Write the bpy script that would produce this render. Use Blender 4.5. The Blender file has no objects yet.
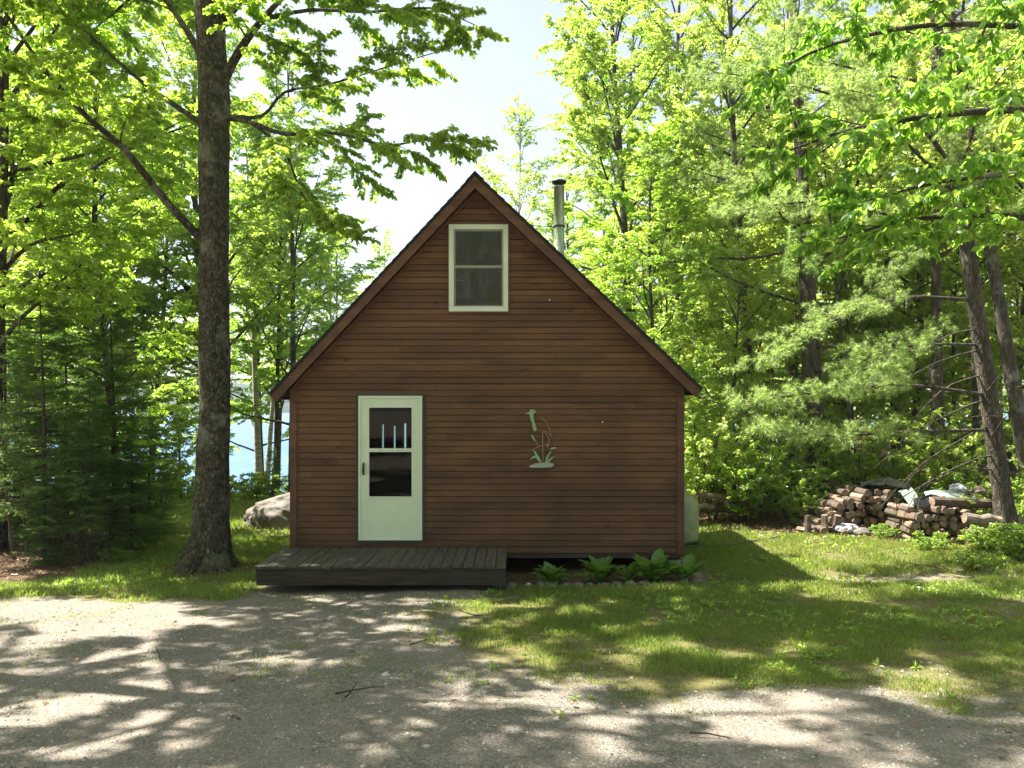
import bpy, math, random
import numpy as np
from mathutils import Vector
PI = math.pi
scene = bpy.context.scene
COL = scene.collection

# ------------------------------------------------------------------ camera
F_PX, HOR, EYE = 800.0, 405.0, 2.4
cam_d = bpy.data.cameras.new('camera')
cam = bpy.data.objects.new('camera', cam_d)
COL.objects.link(cam)
cam.location = (0, 0, EYE)
cam.rotation_euler = (PI / 2, 0, 0)
cam_d.sensor_width = 36.0
cam_d.lens = 36.0 * F_PX / 1024.0
cam_d.shift_y = (HOR - 384.0) / 1024.0
cam_d.clip_start = 0.05
cam_d.clip_end = 4000
scene.camera = cam


def P(px, py, Y):
    """photo pixel at depth Y -> world point (used while laying out the place)"""
    return np.array([(px - 512.0) * Y / F_PX, Y, EYE + (HOR - py) * Y / F_PX])


# ------------------------------------------------------------------ sky, sun
SUN_DIR = np.array([-0.493, 0.177, 0.851])
SUN_DIR /= np.linalg.norm(SUN_DIR)
elev = math.asin(SUN_DIR[2])
azim = math.atan2(SUN_DIR[0], SUN_DIR[1])
w = bpy.data.worlds.new('World')
scene.world = w
w.use_nodes = True
nt = w.node_tree
nt.nodes.clear()
out = nt.nodes.new('ShaderNodeOutputWorld')
bg = nt.nodes.new('ShaderNodeBackground')
sky = nt.nodes.new('ShaderNodeTexSky')
sky.sky_type = 'NISHITA'
sky.sun_disc = False
sky.sun_elevation = elev
sky.sun_rotation = azim
sky.air_density = 1.0
sky.dust_density = 1.4
sky.ozone_density = 1.0
bg.inputs['Strength'].default_value = 0.072
hsv = nt.nodes.new('ShaderNodeHueSaturation')      # thin bright summer haze: a paler sky
hsv.inputs['Saturation'].default_value = 0.62
nt.links.new(sky.outputs[0], hsv.inputs['Color'])
nt.links.new(hsv.outputs[0], bg.inputs[0])
nt.links.new(bg.outputs[0], out.inputs[0])
sun_d = bpy.data.lights.new('sun', 'SUN')
sun_d.energy = 5.0
sun_d.angle = math.radians(0.53)
sun_d.color = (1.0, 0.95, 0.86)
sun = bpy.data.objects.new('sun', sun_d)
COL.objects.link(sun)
sun.location = (-20, 10, 40)
sun.rotation_euler = Vector(tuple(-SUN_DIR)).to_track_quat('-Z', 'Y').to_euler()

scene.view_settings.view_transform = 'Standard'
scene.view_settings.look = 'None'
scene.view_settings.exposure = 1.98
scene.view_settings.gamma = 1.0
scene.view_settings.use_curve_mapping = False
cy = scene.cycles
cy.use_denoising = True
cy.max_bounces = 10
cy.diffuse_bounces = 7
cy.glossy_bounces = 3
cy.transmission_bounces = 5
cy.transparent_max_bounces = 8
cy.sample_clamp_indirect = 6.0
cy.caustics_reflective = False
cy.caustics_refractive = False

# ------------------------------------------------------------------ numpy helpers


def nrm(v):
    v = np.asarray(v, float)
    return v / (np.linalg.norm(v, axis=-1, keepdims=True) + 1e-12)


def _hash(ix, iy, seed):
    n = (ix.astype(np.int64) * 374761393 + iy.astype(np.int64) * 668265263 + seed * 144269) & 0x7fffffff
    n = ((n ^ (n >> 13)) * 1274126177) & 0x7fffffff
    return ((n ^ (n >> 16)) & 0xffff) / 65535.0


def vnoise(x, y, seed=0):
    x = np.asarray(x, float)
    y = np.asarray(y, float)
    ix, iy = np.floor(x), np.floor(y)
    fx, fy = x - ix, y - iy
    fx = fx * fx * (3 - 2 * fx)
    fy = fy * fy * (3 - 2 * fy)
    a = _hash(ix, iy, seed)
    b = _hash(ix + 1, iy, seed)
    c = _hash(ix, iy + 1, seed)
    d = _hash(ix + 1, iy + 1, seed)
    return (a * (1 - fx) + b * fx) * (1 - fy) + (c * (1 - fx) + d * fx) * fy


def fbm(x, y, seed=0, octs=4):
    s, a, t = 0, 0.5, 0
    x = np.asarray(x, float)
    y = np.asarray(y, float)
    for k in range(octs):
        s = s + a * vnoise(x * 2 ** k, y * 2 ** k, seed + k * 17)
        t += a
        a *= 0.5
    return s / t


def sstep(a, b, x):
    t = np.clip((np.asarray(x, float) - a) / (b - a), 0, 1)
    return t * t * (3 - 2 * t)


class Geo:
    """collects vertices and faces (any size) with material slots"""

    def __init__(s):
        s.V, s.F, s.M, s.n = [], [], [], 0

    def add(s, V, F, m=0):
        V = np.asarray(V, float).reshape(-1, 3)
        F = np.asarray(F, int)
        s.V.append(V)
        s.F.append(F + s.n)
        s.M.append(np.full(len(F), m))
        s.n += len(V)
        return s

    def box(s, lo, hi, m=0):
        x0, y0, z0 = lo
        x1, y1, z1 = hi
        V = [(x0, y0, z0), (x1, y0, z0), (x1, y1, z0), (x0, y1, z0), (x0, y0, z1), (x1, y0, z1), (x1, y1, z1), (x0, y1, z1)]
        F = [(0, 3, 2, 1), (4, 5, 6, 7), (0, 1, 5, 4), (1, 2, 6, 5), (2, 3, 7, 6), (3, 0, 4, 7)]
        return s.add(V, F, m)

    def prism(s, poly, axis_vec, m=0):
        """poly: (n,3) planar outline, extruded along axis_vec"""
        A = np.asarray(poly, float)
        n = len(A)
        B = A + np.asarray(axis_vec, float)
        s.add(np.vstack([A, B]), [(i, (i + 1) % n, n + (i + 1) % n, n + i) for i in range(n)], m)
        c1, c2 = A.mean(0), B.mean(0)
        s.add(np.vstack([A, c1]), [((i + 1) % n, i, n) for i in range(n)], m)
        s.add(np.vstack([B, c2]), [(i, (i + 1) % n, n) for i in range(n)], m)
        return s

    def tube(s, pts, rad, sides=6, m=0, cap=True, rough=0.0, seed=0, flare=0.0):
        pts = np.asarray(pts, float)
        n = len(pts)
        rad = np.broadcast_to(np.asarray(rad, float), (n,))
        T = np.gradient(pts, axis=0)
        T = nrm(T)
        ref = np.array([0.0, 1.0, 0.0]) if abs(T[:, 1]).mean() < 0.8 else np.array([1.0, 0, 0])
        U = nrm(np.cross(ref, T))
        W = nrm(np.cross(T, U))
        a = np.arange(sides) * 2 * PI / sides
        R = np.repeat(rad[:, None], sides, 1)
        if rough > 0:
            aa = np.cos(a)[None, :] * 1.7 + np.sin(a)[None, :] * 3.1
            zz = np.cumsum(np.r_[0, np.linalg.norm(np.diff(pts, axis=0), axis=1)])[:, None]
            R = R * (1 + rough * (fbm(aa * 1.5 + zz * 0.15, zz * 1.2 + aa, seed, 4) - 0.5) * 2)
        if flare > 0:
            zz = (pts[:, 2] - pts[0, 2])[:, None]
            lob = 0.55 + 0.45 * np.cos(5 * a + seed)[None, :] + 0.25 * np.cos(3 * a + 1.3)[None, :]
            R = R * (1 + flare * np.exp(-zz / 0.26) * np.maximum(lob, 0.1))
        V = pts[:, None, :] + R[..., None] * (np.cos(a)[None, :, None] * U[:, None, :] + np.sin(a)[None, :, None] * W[:, None, :])
        V = V.reshape(-1, 3)
        i = np.arange(n - 1)[:, None] * sides
        j = np.arange(sides)[None, :]
        k = (np.arange(sides)[None, :] + 1) % sides
        Fq = np.stack([i + j, i + k, i + sides + k, i + sides + j], -1).reshape(-1, 4)
        s.add(V, Fq, m)
        if cap:
            for r in (0, n - 1):
                ring = V[r * sides:(r + 1) * sides]
                c = ring.mean(0)
                f = [(q, (q + 1) % sides, sides) for q in range(sides)]
                if r == 0:
                    f = [(b, a_, c_) for a_, b, c_ in f]
                s.add(np.vstack([ring, c]), f, m)
        return s

    def lathe(s, prof, c, sides=24, m=0):
        prof = np.asarray(prof, float)
        a = np.arange(sides) * 2 * PI / sides
        V = np.stack([np.outer(prof[:, 0], np.cos(a)) + c[0], np.outer(prof[:, 0], np.sin(a)) + c[1], np.repeat(prof[:, 1:2], sides, 1) + c[2]], -1).reshape(-1, 3)
        n = len(prof)
        F = [(i * sides + j, i * sides + (j + 1) % sides, (i + 1) * sides + (j + 1) % sides, (i + 1) * sides + j) for i in range(n - 1) for j in range(sides)]
        return s.add(V, F, m)

    def mesh(s, name, mats, origin=(0, 0, 0), smooth=False):
        me = bpy.data.meshes.new(name)
        V = np.vstack(s.V) - np.asarray(origin, float)
        me.vertices.add(len(V))
        me.vertices.foreach_set('co', V.astype(np.float32).ravel())
        tot = np.concatenate([np.full(len(f), f.shape[1]) for f in s.F])
        loops = np.concatenate([f.ravel() for f in s.F])
        me.loops.add(len(loops))
        me.loops.foreach_set('vertex_index', loops.astype(np.int32))
        me.polygons.add(len(tot))
        start = np.r_[0, np.cumsum(tot)[:-1]]
        me.polygons.foreach_set('loop_start', start.astype(np.int32))
        me.polygons.foreach_set('loop_total', tot.astype(np.int32))
        me.polygons.foreach_set('material_index', np.concatenate(s.M).astype(np.int32))
        me.polygons.foreach_set('use_smooth', np.full(len(tot), smooth))
        for m in (mats if isinstance(mats, (list, tuple)) else [mats]):
            me.materials.append(m)
        me.update(calc_edges=True)
        return me


def tag(o, label=None, cat=None, group=None, kind=None):
    if label:
        o['label'] = label
    if cat:
        o['category'] = cat
    if group:
        o['group'] = group
    if kind:
        o['kind'] = kind
    return o


def empty(name, loc, label, cat, group=None, rz=0):
    o = bpy.data.objects.new(name, None)
    o.empty_display_size = 0.2
    COL.objects.link(o)
    o.location = tuple(loc)
    o.rotation_euler.z = rz
    return tag(o, label, cat, group)


def put(name, geo, mats, parent=None, smooth=False, origin=None):
    """geo in world coordinates -> one mesh object; parent is not rotated when parts are added"""
    if origin is None:
        origin = tuple(parent['_abs']) if parent is not None and '_abs' in parent else (tuple(parent.location) if parent is not None else (0, 0, 0))
    me = geo.mesh(name, mats, origin, smooth)
    o = bpy.data.objects.new(name, me)
    COL.objects.link(o)
    if parent is not None:
        o.parent = parent
        # a mesh part keeps local zero offset: its own origin equals its root's origin
    else:
        o.location = origin
    return o


def sub(name, geo, mats, part, root, smooth=False):
    me = geo.mesh(name, mats, tuple(root.location), smooth)
    o = bpy.data.objects.new(name, me)
    COL.objects.link(o)
    o.parent = part
    return o


def copy_thing(root, loc, rz=0.0, scale=1.0, label=None, group=None, cat=None):
    r = root.copy()
    COL.objects.link(r)
    r.location = tuple(loc)
    r.rotation_euler = (0, 0, rz)
    r.scale = (scale,) * 3 if not isinstance(scale, tuple) else scale
    if label:
        r['label'] = label
    if group:
        r['group'] = group
    elif 'group' in r:
        del r['group']
    if cat:
        r['category'] = cat
    for ch in list(root.children):
        c = ch.copy()
        COL.objects.link(c)
        c.parent = r
        for g in ch.children:
            d = g.copy()
            COL.objects.link(d)
            d.parent = c
    return r


# ------------------------------------------------------------------ materials
class NM:
    def __init__(s, name):
        s.m = bpy.data.materials.new(name)
        s.m.use_nodes = True
        s.t = s.m.node_tree
        s.t.nodes.clear()
        s.o = s.t.nodes.new('ShaderNodeOutputMaterial')

    def n(s, typ, **kw):
        nd = s.t.nodes.new('ShaderNode' + typ)
        for k, v in kw.items():
            if k.startswith('i_'):
                nd.inputs[k[2:].replace('_', ' ')].default_value = v
            else:
                setattr(nd, k, v)
        return nd

    def l(s, a, b):
        s.t.links.new(a, b)

    def coord(s, scale=(1, 1, 1), rot=(0, 0, 0), kind='Object'):
        c = s.n('TexCoord')
        mp = s.n('Mapping')
        mp.inputs['Scale'].default_value = scale
        mp.inputs['Rotation'].default_value = rot
        s.l(c.outputs[kind], mp.inputs[0])
        return mp.outputs[0]

    def noise(s, vec, scale, detail=4, rough=0.55, dist=0.0):
        nd = s.n('TexNoise')
        nd.inputs['Scale'].default_value = scale
        nd.inputs['Detail'].default_value = detail
        nd.inputs['Roughness'].default_value = rough
        nd.inputs['Distortion'].default_value = dist
        s.l(vec, nd.inputs['Vector'])
        return nd.outputs['Fac']

    def ramp(s, fac, stops, interp='LINEAR'):
        r = s.n('ValToRGB')
        r.color_ramp.interpolation = interp
        el = r.color_ramp.elements
        while len(el) < len(stops):
            el.new(0.5)
        for e, (p, c) in zip(el, stops):
            e.position = p
            e.color = (c, c, c, 1) if not isinstance(c, (tuple, list)) else (*c, 1)
        s.l(fac, r.inputs[0])
        return r.outputs[0]

    def mix(s, fac, a, b, blend='MIX'):
        mx = s.n('MixRGB', blend_type=blend)
        for inp, v in zip(mx.inputs, (fac, a, b)):
            if hasattr(v, 'is_output'):
                s.l(v, inp)
            elif isinstance(v, (tuple, list)):
                inp.default_value = (*v, 1)
            else:
                inp.default_value = v
        return mx.outputs[0]

    def math(s, op, a, b=None, clamp=False):
        m = s.n('Math', operation=op, use_clamp=clamp)
        for inp, v in zip(m.inputs, (a, b)):
            if v is None:
                continue
            if hasattr(v, 'is_output'):
                s.l(v, inp)
            else:
                inp.default_value = v
        return m.outputs[0]

    def bump(s, h, dist=0.01, strength=1.0):
        b = s.n('Bump')
        b.inputs['Strength'].default_value = strength
        b.inputs['Distance'].default_value = dist
        s.l(h, b.inputs['Height'])
        return b.outputs[0]

    def bsdf(s, col, rough=0.7, normal=None, metal=0.0, spec=None):
        p = s.n('BsdfPrincipled')
        for k, v in (('Base Color', col), ('Roughness', rough), ('Metallic', metal), ('Specular IOR Level', spec)):
            if v is None:
                continue
            if hasattr(v, 'is_output'):
                s.l(v, p.inputs[k])
            elif isinstance(v, (tuple, list)):
                p.inputs[k].default_value = (*v, 1)
            else:
                p.inputs[k].default_value = v
        if normal is not None:
            s.l(normal, p.inputs['Normal'])
        s.l(p.outputs[0], s.o.inputs[0])
        return s.m


def leaf_mat(name, d0, d1, t0, t1, tw=0.55, gloss=0.06, grough=0.38):
    k = NM(name)
    g = k.n('NewGeometry')
    oi = k.n('ObjectInfo')
    r = g.outputs['Random Per Island']
    c = k.coord((0.55, 0.55, 0.55))
    big = k.ramp(k.noise(c, 1.0, 2), [(0.32, 0.0), (0.68, 1.0)])
    f = k.math('ADD', k.math('MULTIPLY', r, 0.6), k.math('MULTIPLY', big, 0.4))
    f = k.math('ADD', f, k.math('MULTIPLY', k.math('SUBTRACT', oi.outputs['Random'], 0.5), 0.35), True)
    df = k.n('BsdfDiffuse')
    tr = k.n('BsdfTranslucent')
    k.l(k.mix(f, d0, d1), df.inputs[0])
    k.l(k.mix(f, t0, t1), tr.inputs[0])
    mx = k.n('MixShader')
    mx.inputs[0].default_value = tw
    k.l(df.outputs[0], mx.inputs[1])
    k.l(tr.outputs[0], mx.inputs[2])
    gl = k.n('BsdfGlossy')
    gl.inputs['Roughness'].default_value = grough
    gl.inputs[0].default_value = (0.9, 0.95, 0.9, 1)
    m2 = k.n('MixShader')
    m2.inputs[0].default_value = gloss
    k.l(mx.outputs[0], m2.inputs[1])
    k.l(gl.outputs[0], m2.inputs[2])
    k.l(m2.outputs[0], k.o.inputs[0])
    return k.m


M = {}
M['leaf_maple'] = leaf_mat('maple_leaf', (.08, .15, .025), (.17, .23, .05), (.50, .72, .08), (.84, .92, .22), 0.70)
M['leaf_birch'] = leaf_mat('birch_leaf', (.07, .14, .022), (.15, .21, .04), (.42, .70, .05), (.76, .90, .13), 0.69)
M['leaf_beech'] = leaf_mat('beech_leaf', (.045, .12, .022), (.08, .16, .03), (.27, .55, .05), (.54, .75, .09), 0.63, 0.03)
M['leaf_shrub'] = leaf_mat('shrub_leaf', (.05, .115, .02), (.11, .19, .035), (.40, .66, .06), (.74, .86, .15), 0.67)
M['needle_spruce'] = leaf_mat('spruce_needle', (.06, .11, .03), (.13, .20, .055), (.14, .28, .04), (.32, .50, .09), 0.5, 0.03)
M['needle_pine'] = leaf_mat('pine_needle', (.14, .20, .07), (.22, .28, .11), (.40, .62, .12), (.64, .80, .22), 0.54, 0.04)
M['grass'] = leaf_mat('grass_blade', (.085, .145, .03), (.20, .22, .06), (.22, .40, .04), (.52, .60, .11), 0.52, 0.02)
M['hosta'] = leaf_mat('hosta_leaf', (.10, .20, .045), (.17, .27, .06), (.22, .42, .04), (.36, .54, .07), 0.45, 0.03)


def bark(name, c0, c1, c2, sx=9.0, sz=2.2, depth=0.02, moss=0.0, hor=False, lichen=None):
    k = NM(name)
    v = k.coord((sx, sx, sz) if not hor else (sx * .35, sx * .35, sz * 5))
    v2 = k.coord((1, 1, 1))
    a = k.noise(v, 1.3, 6, 0.65, 0.6)
    vo = k.n('TexVoronoi', feature='DISTANCE_TO_EDGE')
    vo.inputs['Scale'].default_value = 1.6
    wv = k.n('VectorMath', operation='ADD')
    nn = k.n('TexNoise')
    nn.inputs['Scale'].default_value = 2.5
    k.l(v, nn.inputs['Vector'])
    k.l(v, wv.inputs[0])
    k.l(nn.outputs['Color'], wv.inputs[1])
    k.l(wv.outputs[0], vo.inputs['Vector'])
    cr = k.ramp(vo.outputs[0], [(0.0, 0.0), (0.22, 1.0)])
    h = k.math('ADD', k.math('MULTIPLY', a, 0.6), k.math('MULTIPLY', cr, 0.5))
    col = k.ramp(a, [(0.28, c0), (0.5, c1), (0.75, c2)])
    col = k.mix(k.math('MULTIPLY', k.math('SUBTRACT', 1.0, cr), 0.55), col, tuple(x * 0.35 for x in c0))
    pat = k.noise(v2, 2.6, 5, 0.6)
    if lichen:
        pf = k.ramp(pat, [(0.54, 0.0), (0.64, 0.75)])
        col = k.mix(pf, col, lichen)
    if moss > 0:
        mf = k.ramp(k.noise(v2, 1.4, 5, 0.65), [(0.50, 0.0), (0.70, moss)])
        col = k.mix(mf, col, (.06, .085, .02))
    return k.bsdf(col, 0.9, k.bump(h, depth), spec=0.2)


M['bark_birch'] = bark('yellow_birch_bark', (.030, .026, .018), (.14, .12, .085), (.34, .30, .22), 15, 9, 0.04, 0.45, False, (.33, .31, .24))
M['bark_maple'] = bark('maple_bark', (.04, .032, .025), (.10, .082, .065), (.19, .16, .13), 10, 2.0, 0.02, 0.4, False, (.2, .2, .17))
M['bark_pine'] = bark('pine_bark', (.045, .036, .028), (.115, .095, .075), (.20, .175, .145), 9, 2.6, 0.03, 0.25)
M['bark_spruce'] = bark('spruce_bark', (.05, .036, .028), (.11, .085, .065), (.17, .14, .11), 16, 6, 0.01, 0.2)
M['bark_white'] = bark('white_birch_bark', (.16, .14, .12), (.62, .58, .52), (.75, .71, .65), 5, 3, 0.008, 0.0, True)
M['twig'] = NM('twig').bsdf((.055, .04, .03), 0.9, spec=0.2)
M['dead_twig'] = NM('dead_twig').bsdf((.13, .10, .08), 0.9, spec=0.2)


def siding_mat(name, base, dark):
    k = NM(name)
    c = k.n('TexCoord')
    sp = k.n('SeparateXYZ')
    k.l(c.outputs['Object'], sp.inputs[0])
    row = k.math('FLOOR', k.math('DIVIDE', sp.outputs[2], 0.0895))
    wn = k.n('TexWhiteNoise', noise_dimensions='1D')
    k.l(row, wn.inputs['W'])
    along = k.math('ADD', sp.outputs[0], sp.outputs[1])
    pl = k.math('FLOOR', k.math('DIVIDE', k.math('ADD', along, k.math('MULTIPLY', wn.outputs[0], 3.0)), 2.6))
    cb = k.n('CombineXYZ')
    k.l(row, cb.inputs[0])
    k.l(pl, cb.inputs[1])
    wn2 = k.n('TexWhiteNoise', noise_dimensions='3D')
    k.l(cb.outputs[0], wn2.inputs['Vector'])
    v = k.coord((1.3, 1.3, 16))
    # shift the grain from board to board
    off = k.n('VectorMath', operation='ADD')
    k.l(v, off.inputs[0])
    k.l(wn2.outputs['Color'], off.inputs[1])
    grain = k.noise(off.outputs[0], 2.2, 6, 0.6, 0.8)
    fine = k.noise(k.coord((3, 3, 60)), 3.0, 4)
    col = k.mix(wn2.outputs[0], tuple(x * 0.78 for x in base), tuple(x * 1.22 for x in base))
    col = k.mix(k.ramp(grain, [(0.42, 0.0), (0.75, 0.45)]), col, dark)
    col = k.mix(k.ramp(fine, [(0.45, 0.0), (0.8, 0.4)]), col, tuple(x * 0.7 for x in dark))
    vo = k.n('TexVoronoi')
    vo.inputs['Scale'].default_value = 1.0
    k.l(k.coord((3.4, 3.4, 7.0)), vo.inputs['Vector'])
    kn = k.ramp(vo.outputs['Distance'], [(0.07, 0.85), (0.22, 0.0)])
    km = k.ramp(k.noise(k.coord((1.7, 1.7, 3.1)), 1.9, 2), [(0.44, 0.05), (0.62, 1.0)])
    kn = k.math('MULTIPLY', kn, km)
    col = k.mix(kn, col, tuple(x * 0.45 for x in dark))
    sn = k.noise(k.coord((1.0, 1.0, 2.6)), 0.9, 6, 0.65)
    low_tone = k.math('MULTIPLY', k.math('SUBTRACT', 3.2, sp.outputs[2]), 0.045)      # blotches grow darker towards the bottom
    st = k.ramp(k.math('ADD', sn, low_tone), [(0.44, 0.0), (0.72, 0.75)])
    col = k.mix(st, col, tuple(x * 0.75 for x in dark))
    h = k.math('ADD', k.math('MULTIPLY', grain, 0.5), fine)
    return k.bsdf(col, 0.72, k.bump(h, 0.004, 0.7), spec=0.3)


M['siding'] = siding_mat('stained_siding', (.185, .088, .042), (.078, .043, .024))
M['trim_wood'] = siding_mat('stained_trim', (.165, .083, .046), (.09, .05, .032))


def simple(name, col, rough=0.6, var=0.15, sc=6.0, bump=0.003, metal=0.0, spec=None, stretch=(1, 1, 1)):
    k = NM(name)
    a = k.noise(k.coord(stretch), sc, 5, 0.6)
    c = k.mix(k.ramp(a, [(0.3, 0.0), (0.7, 1.0)]), tuple(x * (1 - var) for x in col), tuple(min(x * (1 + var), 0.95) for x in col))
    return k.bsdf(c, rough, k.bump(a, bump), metal, spec)


M['white_paint'] = simple('white_paint', (.74, .76, .62), 0.45, 0.07, 3, 0.001)
M['door_paint'] = simple('door_enamel', (.68, .76, .56), 0.4, 0.06, 2.2, 0.001)
M['green_trim'] = simple('dark_green_trim', (.035, .055, .03), 0.6)
M['dark_metal'] = simple('dark_metal', (.05, .05, .045), 0.45, 0.2, 20, 0.001, 0.6)
M['deck_wood'] = simple('weathered_deck', (.095, .08, .062), 0.85, 0.4, 3, 0.006, 0, 0.2, (9, 0.7, 9))
M['deck_fascia'] = simple('weathered_fascia', (.052, .044, .034), 0.85, 0.4, 3, 0.006, 0, 0.2, (0.8, 4, 9))
M['shingle'] = simple('asphalt_shingle', (.032, .030, .028), 0.95, 0.45, 30, 0.006, 0, 0.2)
M['room'] = simple('dark_room_wood', (.07, .048, .032), 0.8)
M['concrete'] = simple('concrete_block', (.25, .23, .2), 0.95, 0.25, 14, 0.006)
M['stone'] = simple('grey_stone', (.15, .135, .115), 0.9, 0.4, 7, 0.02)
M['white_stone'] = simple('pale_stone', (.55, .52, .47), 0.85, 0.2, 9, 0.01)
M['wood_end'] = simple('split_wood', (.22, .15, .105), 0.9, 0.5, 9, 0.008)
M['wood_bark'] = simple('log_bark', (.095, .07, .052), 0.95, 0.5, 12, 0.012)
M['wood_grey'] = simple('grey_weathered_wood', (.20, .155, .12), 0.95, 0.4, 9, 0.01)
M['tarp_green'] = simple('faded_green_tarp', (.24, .33, .27), 0.4, 0.3, 5, 0.01)
M['tarp_black'] = simple('black_plastic', (.012, .013, .014), 0.3, 0.3, 5, 0.02)
M['bag_white'] = simple('white_plastic', (.42, .44, .50), 0.4, 0.2, 8, 0.02)
M['dark_line'] = simple('dark_line_mat', (.03, .035, .025), 0.6)
M['rust'] = simple('rusty_wire', (.26, .18, .11), 0.7, 0.3, 40)
M['art_green'] = simple('painted_metal_green', (.27, .40, .22), 0.5, 0.25, 40)
M['art_white'] = simple('painted_metal_white', (.33, .37, .29), 0.5, 0.25, 40)


def tank_mat():
    k = NM('tank_enamel')
    a = k.noise(k.coord((1, 1, 1)), 5, 6, 0.65)
    b = k.noise(k.coord((1, 1, .35)), 9, 5, 0.6)
    c = k.mix(k.ramp(a, [(0.35, 0.0), (0.65, 1.0)]), (.21, .25, .11), (.31, .35, .18))
    c = k.mix(k.ramp(b, [(0.55, 0.0), (0.75, 0.55)]), c, (.22, .24, .14))
    return k.bsdf(c, 0.5)


M['tank'] = tank_mat()


def pipe_mat():
    k = NM('stove_pipe_steel')
    a = k.noise(k.coord((3, 3, .8)), 7, 5, 0.6)
    c = k.mix(k.ramp(a, [(0.35, 0.0), (0.7, 1.0)]), (.46, .52, .36), (.26, .30, .16))
    return k.bsdf(c, 0.42, k.bump(a, 0.002), 0.7)


M['pipe'] = pipe_mat()


def boulder_mat():
    k = NM('granite_boulder')
    a = k.noise(k.coord(), 3.0, 7, 0.65)
    b = k.noise(k.coord(), 30, 4)
    c = k.ramp(a, [(0.3, (.085, .075, .065)), (0.55, (.19, .165, .145)), (0.75, (.29, .255, .225))])
    c = k.mix(k.ramp(b, [(0.5, 0), (0.7, 0.4)]), c, (.12, .11, .1))
    return k.bsdf(c, 0.9, k.bump(a, 0.04), spec=0.2)


M['boulder'] = boulder_mat()


def glass_mat(ior=1.5):
    k = NM('window_glass')
    fr = k.n('Fresnel')
    fr.inputs['IOR'].default_value = ior
    tr = k.n('BsdfTransparent')
    tr.inputs[0].default_value = (.82, .86, .82, 1)
    gl = k.n('BsdfGlossy')
    gl.inputs['Roughness'].default_value = 0.015
    a = k.noise(k.coord(), 1.6, 2)
    k.l(k.bump(a, 0.004, 0.4), gl.inputs['Normal'])
    mx = k.n('MixShader')
    k.l(fr.outputs[0], mx.inputs[0])
    k.l(tr.outputs[0], mx.inputs[1])
    k.l(gl.outputs[0], mx.inputs[2])
    k.l(mx.outputs[0], k.o.inputs[0])
    return k.m


M['glass'] = glass_mat(1.5)
M['door_glass'] = glass_mat(1.3)


def screen_mat():
    k = NM('insect_screen_mesh')
    tr = k.n('BsdfTransparent')
    df = k.n('BsdfDiffuse')
    df.inputs[0].default_value = (.16, .17, .14, 1)
    mx = k.n('MixShader')
    mx.inputs[0].default_value = 0.24
    k.l(tr.outputs[0], mx.inputs[1])
    k.l(df.outputs[0], mx.inputs[2])
    k.l(mx.outputs[0], k.o.inputs[0])
    return k.m


M['screen'] = screen_mat()


def water_mat():
    k = NM('lake_water')
    v = k.coord((1, 0.45, 1))
    a = k.noise(v, 1.1, 5, 0.6)
    b = k.noise(k.coord((0.02, 0.08, 1)), 1.0, 3)
    c = k.mix(k.ramp(b, [(0.35, 0.0), (0.65, 1.0)]), (.03, .10, .20), (.06, .14, .25))
    return k.bsdf(c, 0.3, k.bump(a, 0.25, 1.0), spec=0.3)


M['water'] = water_mat()


def hill_mat():
    k = NM('far_forest')
    a = k.noise(k.coord(), 0.12, 6, 0.7)
    c = k.ramp(a, [(0.35, (.015, .035, .035)), (0.7, (.04, .07, .055))])
    return k.bsdf(c, 1.0, k.bump(a, 4.0), spec=0.0)


M['hill'] = hill_mat()


def ground_mat():
    k = NM('ground_surface')
    ag = k.n('Attribute', attribute_name='grass_cover').outputs['Fac']
    al = k.n('Attribute', attribute_name='litter_cover').outputs['Fac']
    v = k.coord()
    n1 = k.noise(v, 3.2, 6, 0.65)
    n2 = k.noise(v, 28, 4, 0.6)
    n3 = k.noise(v, 0.7, 4, 0.6)
    vo = k.n('TexVoronoi')
    vo.inputs['Scale'].default_value = 62.0
    k.l(v, vo.inputs['Vector'])
    vo2 = k.n('TexVoronoi')
    vo2.inputs['Scale'].default_value = 24.0
    k.l(v, vo2.inputs['Vector'])
    sepc = k.n('SeparateColor')
    k.l(vo.outputs['Color'], sepc.inputs[0])
    grav = k.mix(sepc.outputs[0], (.105, .092, .072), (.275, .24, .205))
    grav = k.mix(k.ramp(n1, [(0.38, 0.0), (0.66, 0.55)]), grav, (.185, .16, .13))
    grav = k.mix(k.ramp(n3, [(0.42, 0.0), (0.65, 0.5)]), grav, (.27, .225, .185))
    pk = k.ramp(vo2.outputs['Distance'], [(0.12, 0.45), (0.25, 0.0)])
    grav = k.mix(pk, grav, (.42, .38, .35))
    soil = k.mix(k.ramp(n2, [(0.35, 0.0), (0.65, 1.0)]), (.085, .085, .03), (.165, .15, .06))
    soil = k.mix(k.ramp(n3, [(0.40, 0.0), (0.7, 0.5)]), soil, (.19, .155, .075))
    lit = k.mix(k.ramp(n2, [(0.35, 0.0), (0.65, 1.0)]), (.055, .036, .022), (.17, .105, .062))
    br = k.math('MULTIPLY', k.math('SUBTRACT', n1, 0.5), 1.1)
    fg = k.ramp(k.math('ADD', ag, br), [(0.42, 0.0), (0.58, 1.0)])
    fl = k.ramp(k.math('ADD', al, br), [(0.40, 0.0), (0.60, 1.0)])
    col = k.mix(fl, k.mix(fg, grav, soil), lit)
    h = k.math('ADD', k.math('MULTIPLY', vo.outputs['Distance'], -0.6), k.math('MULTIPLY', n2, 0.8))
    return k.bsdf(col, 0.95, k.bump(h, 0.012), spec=0.15)


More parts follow.
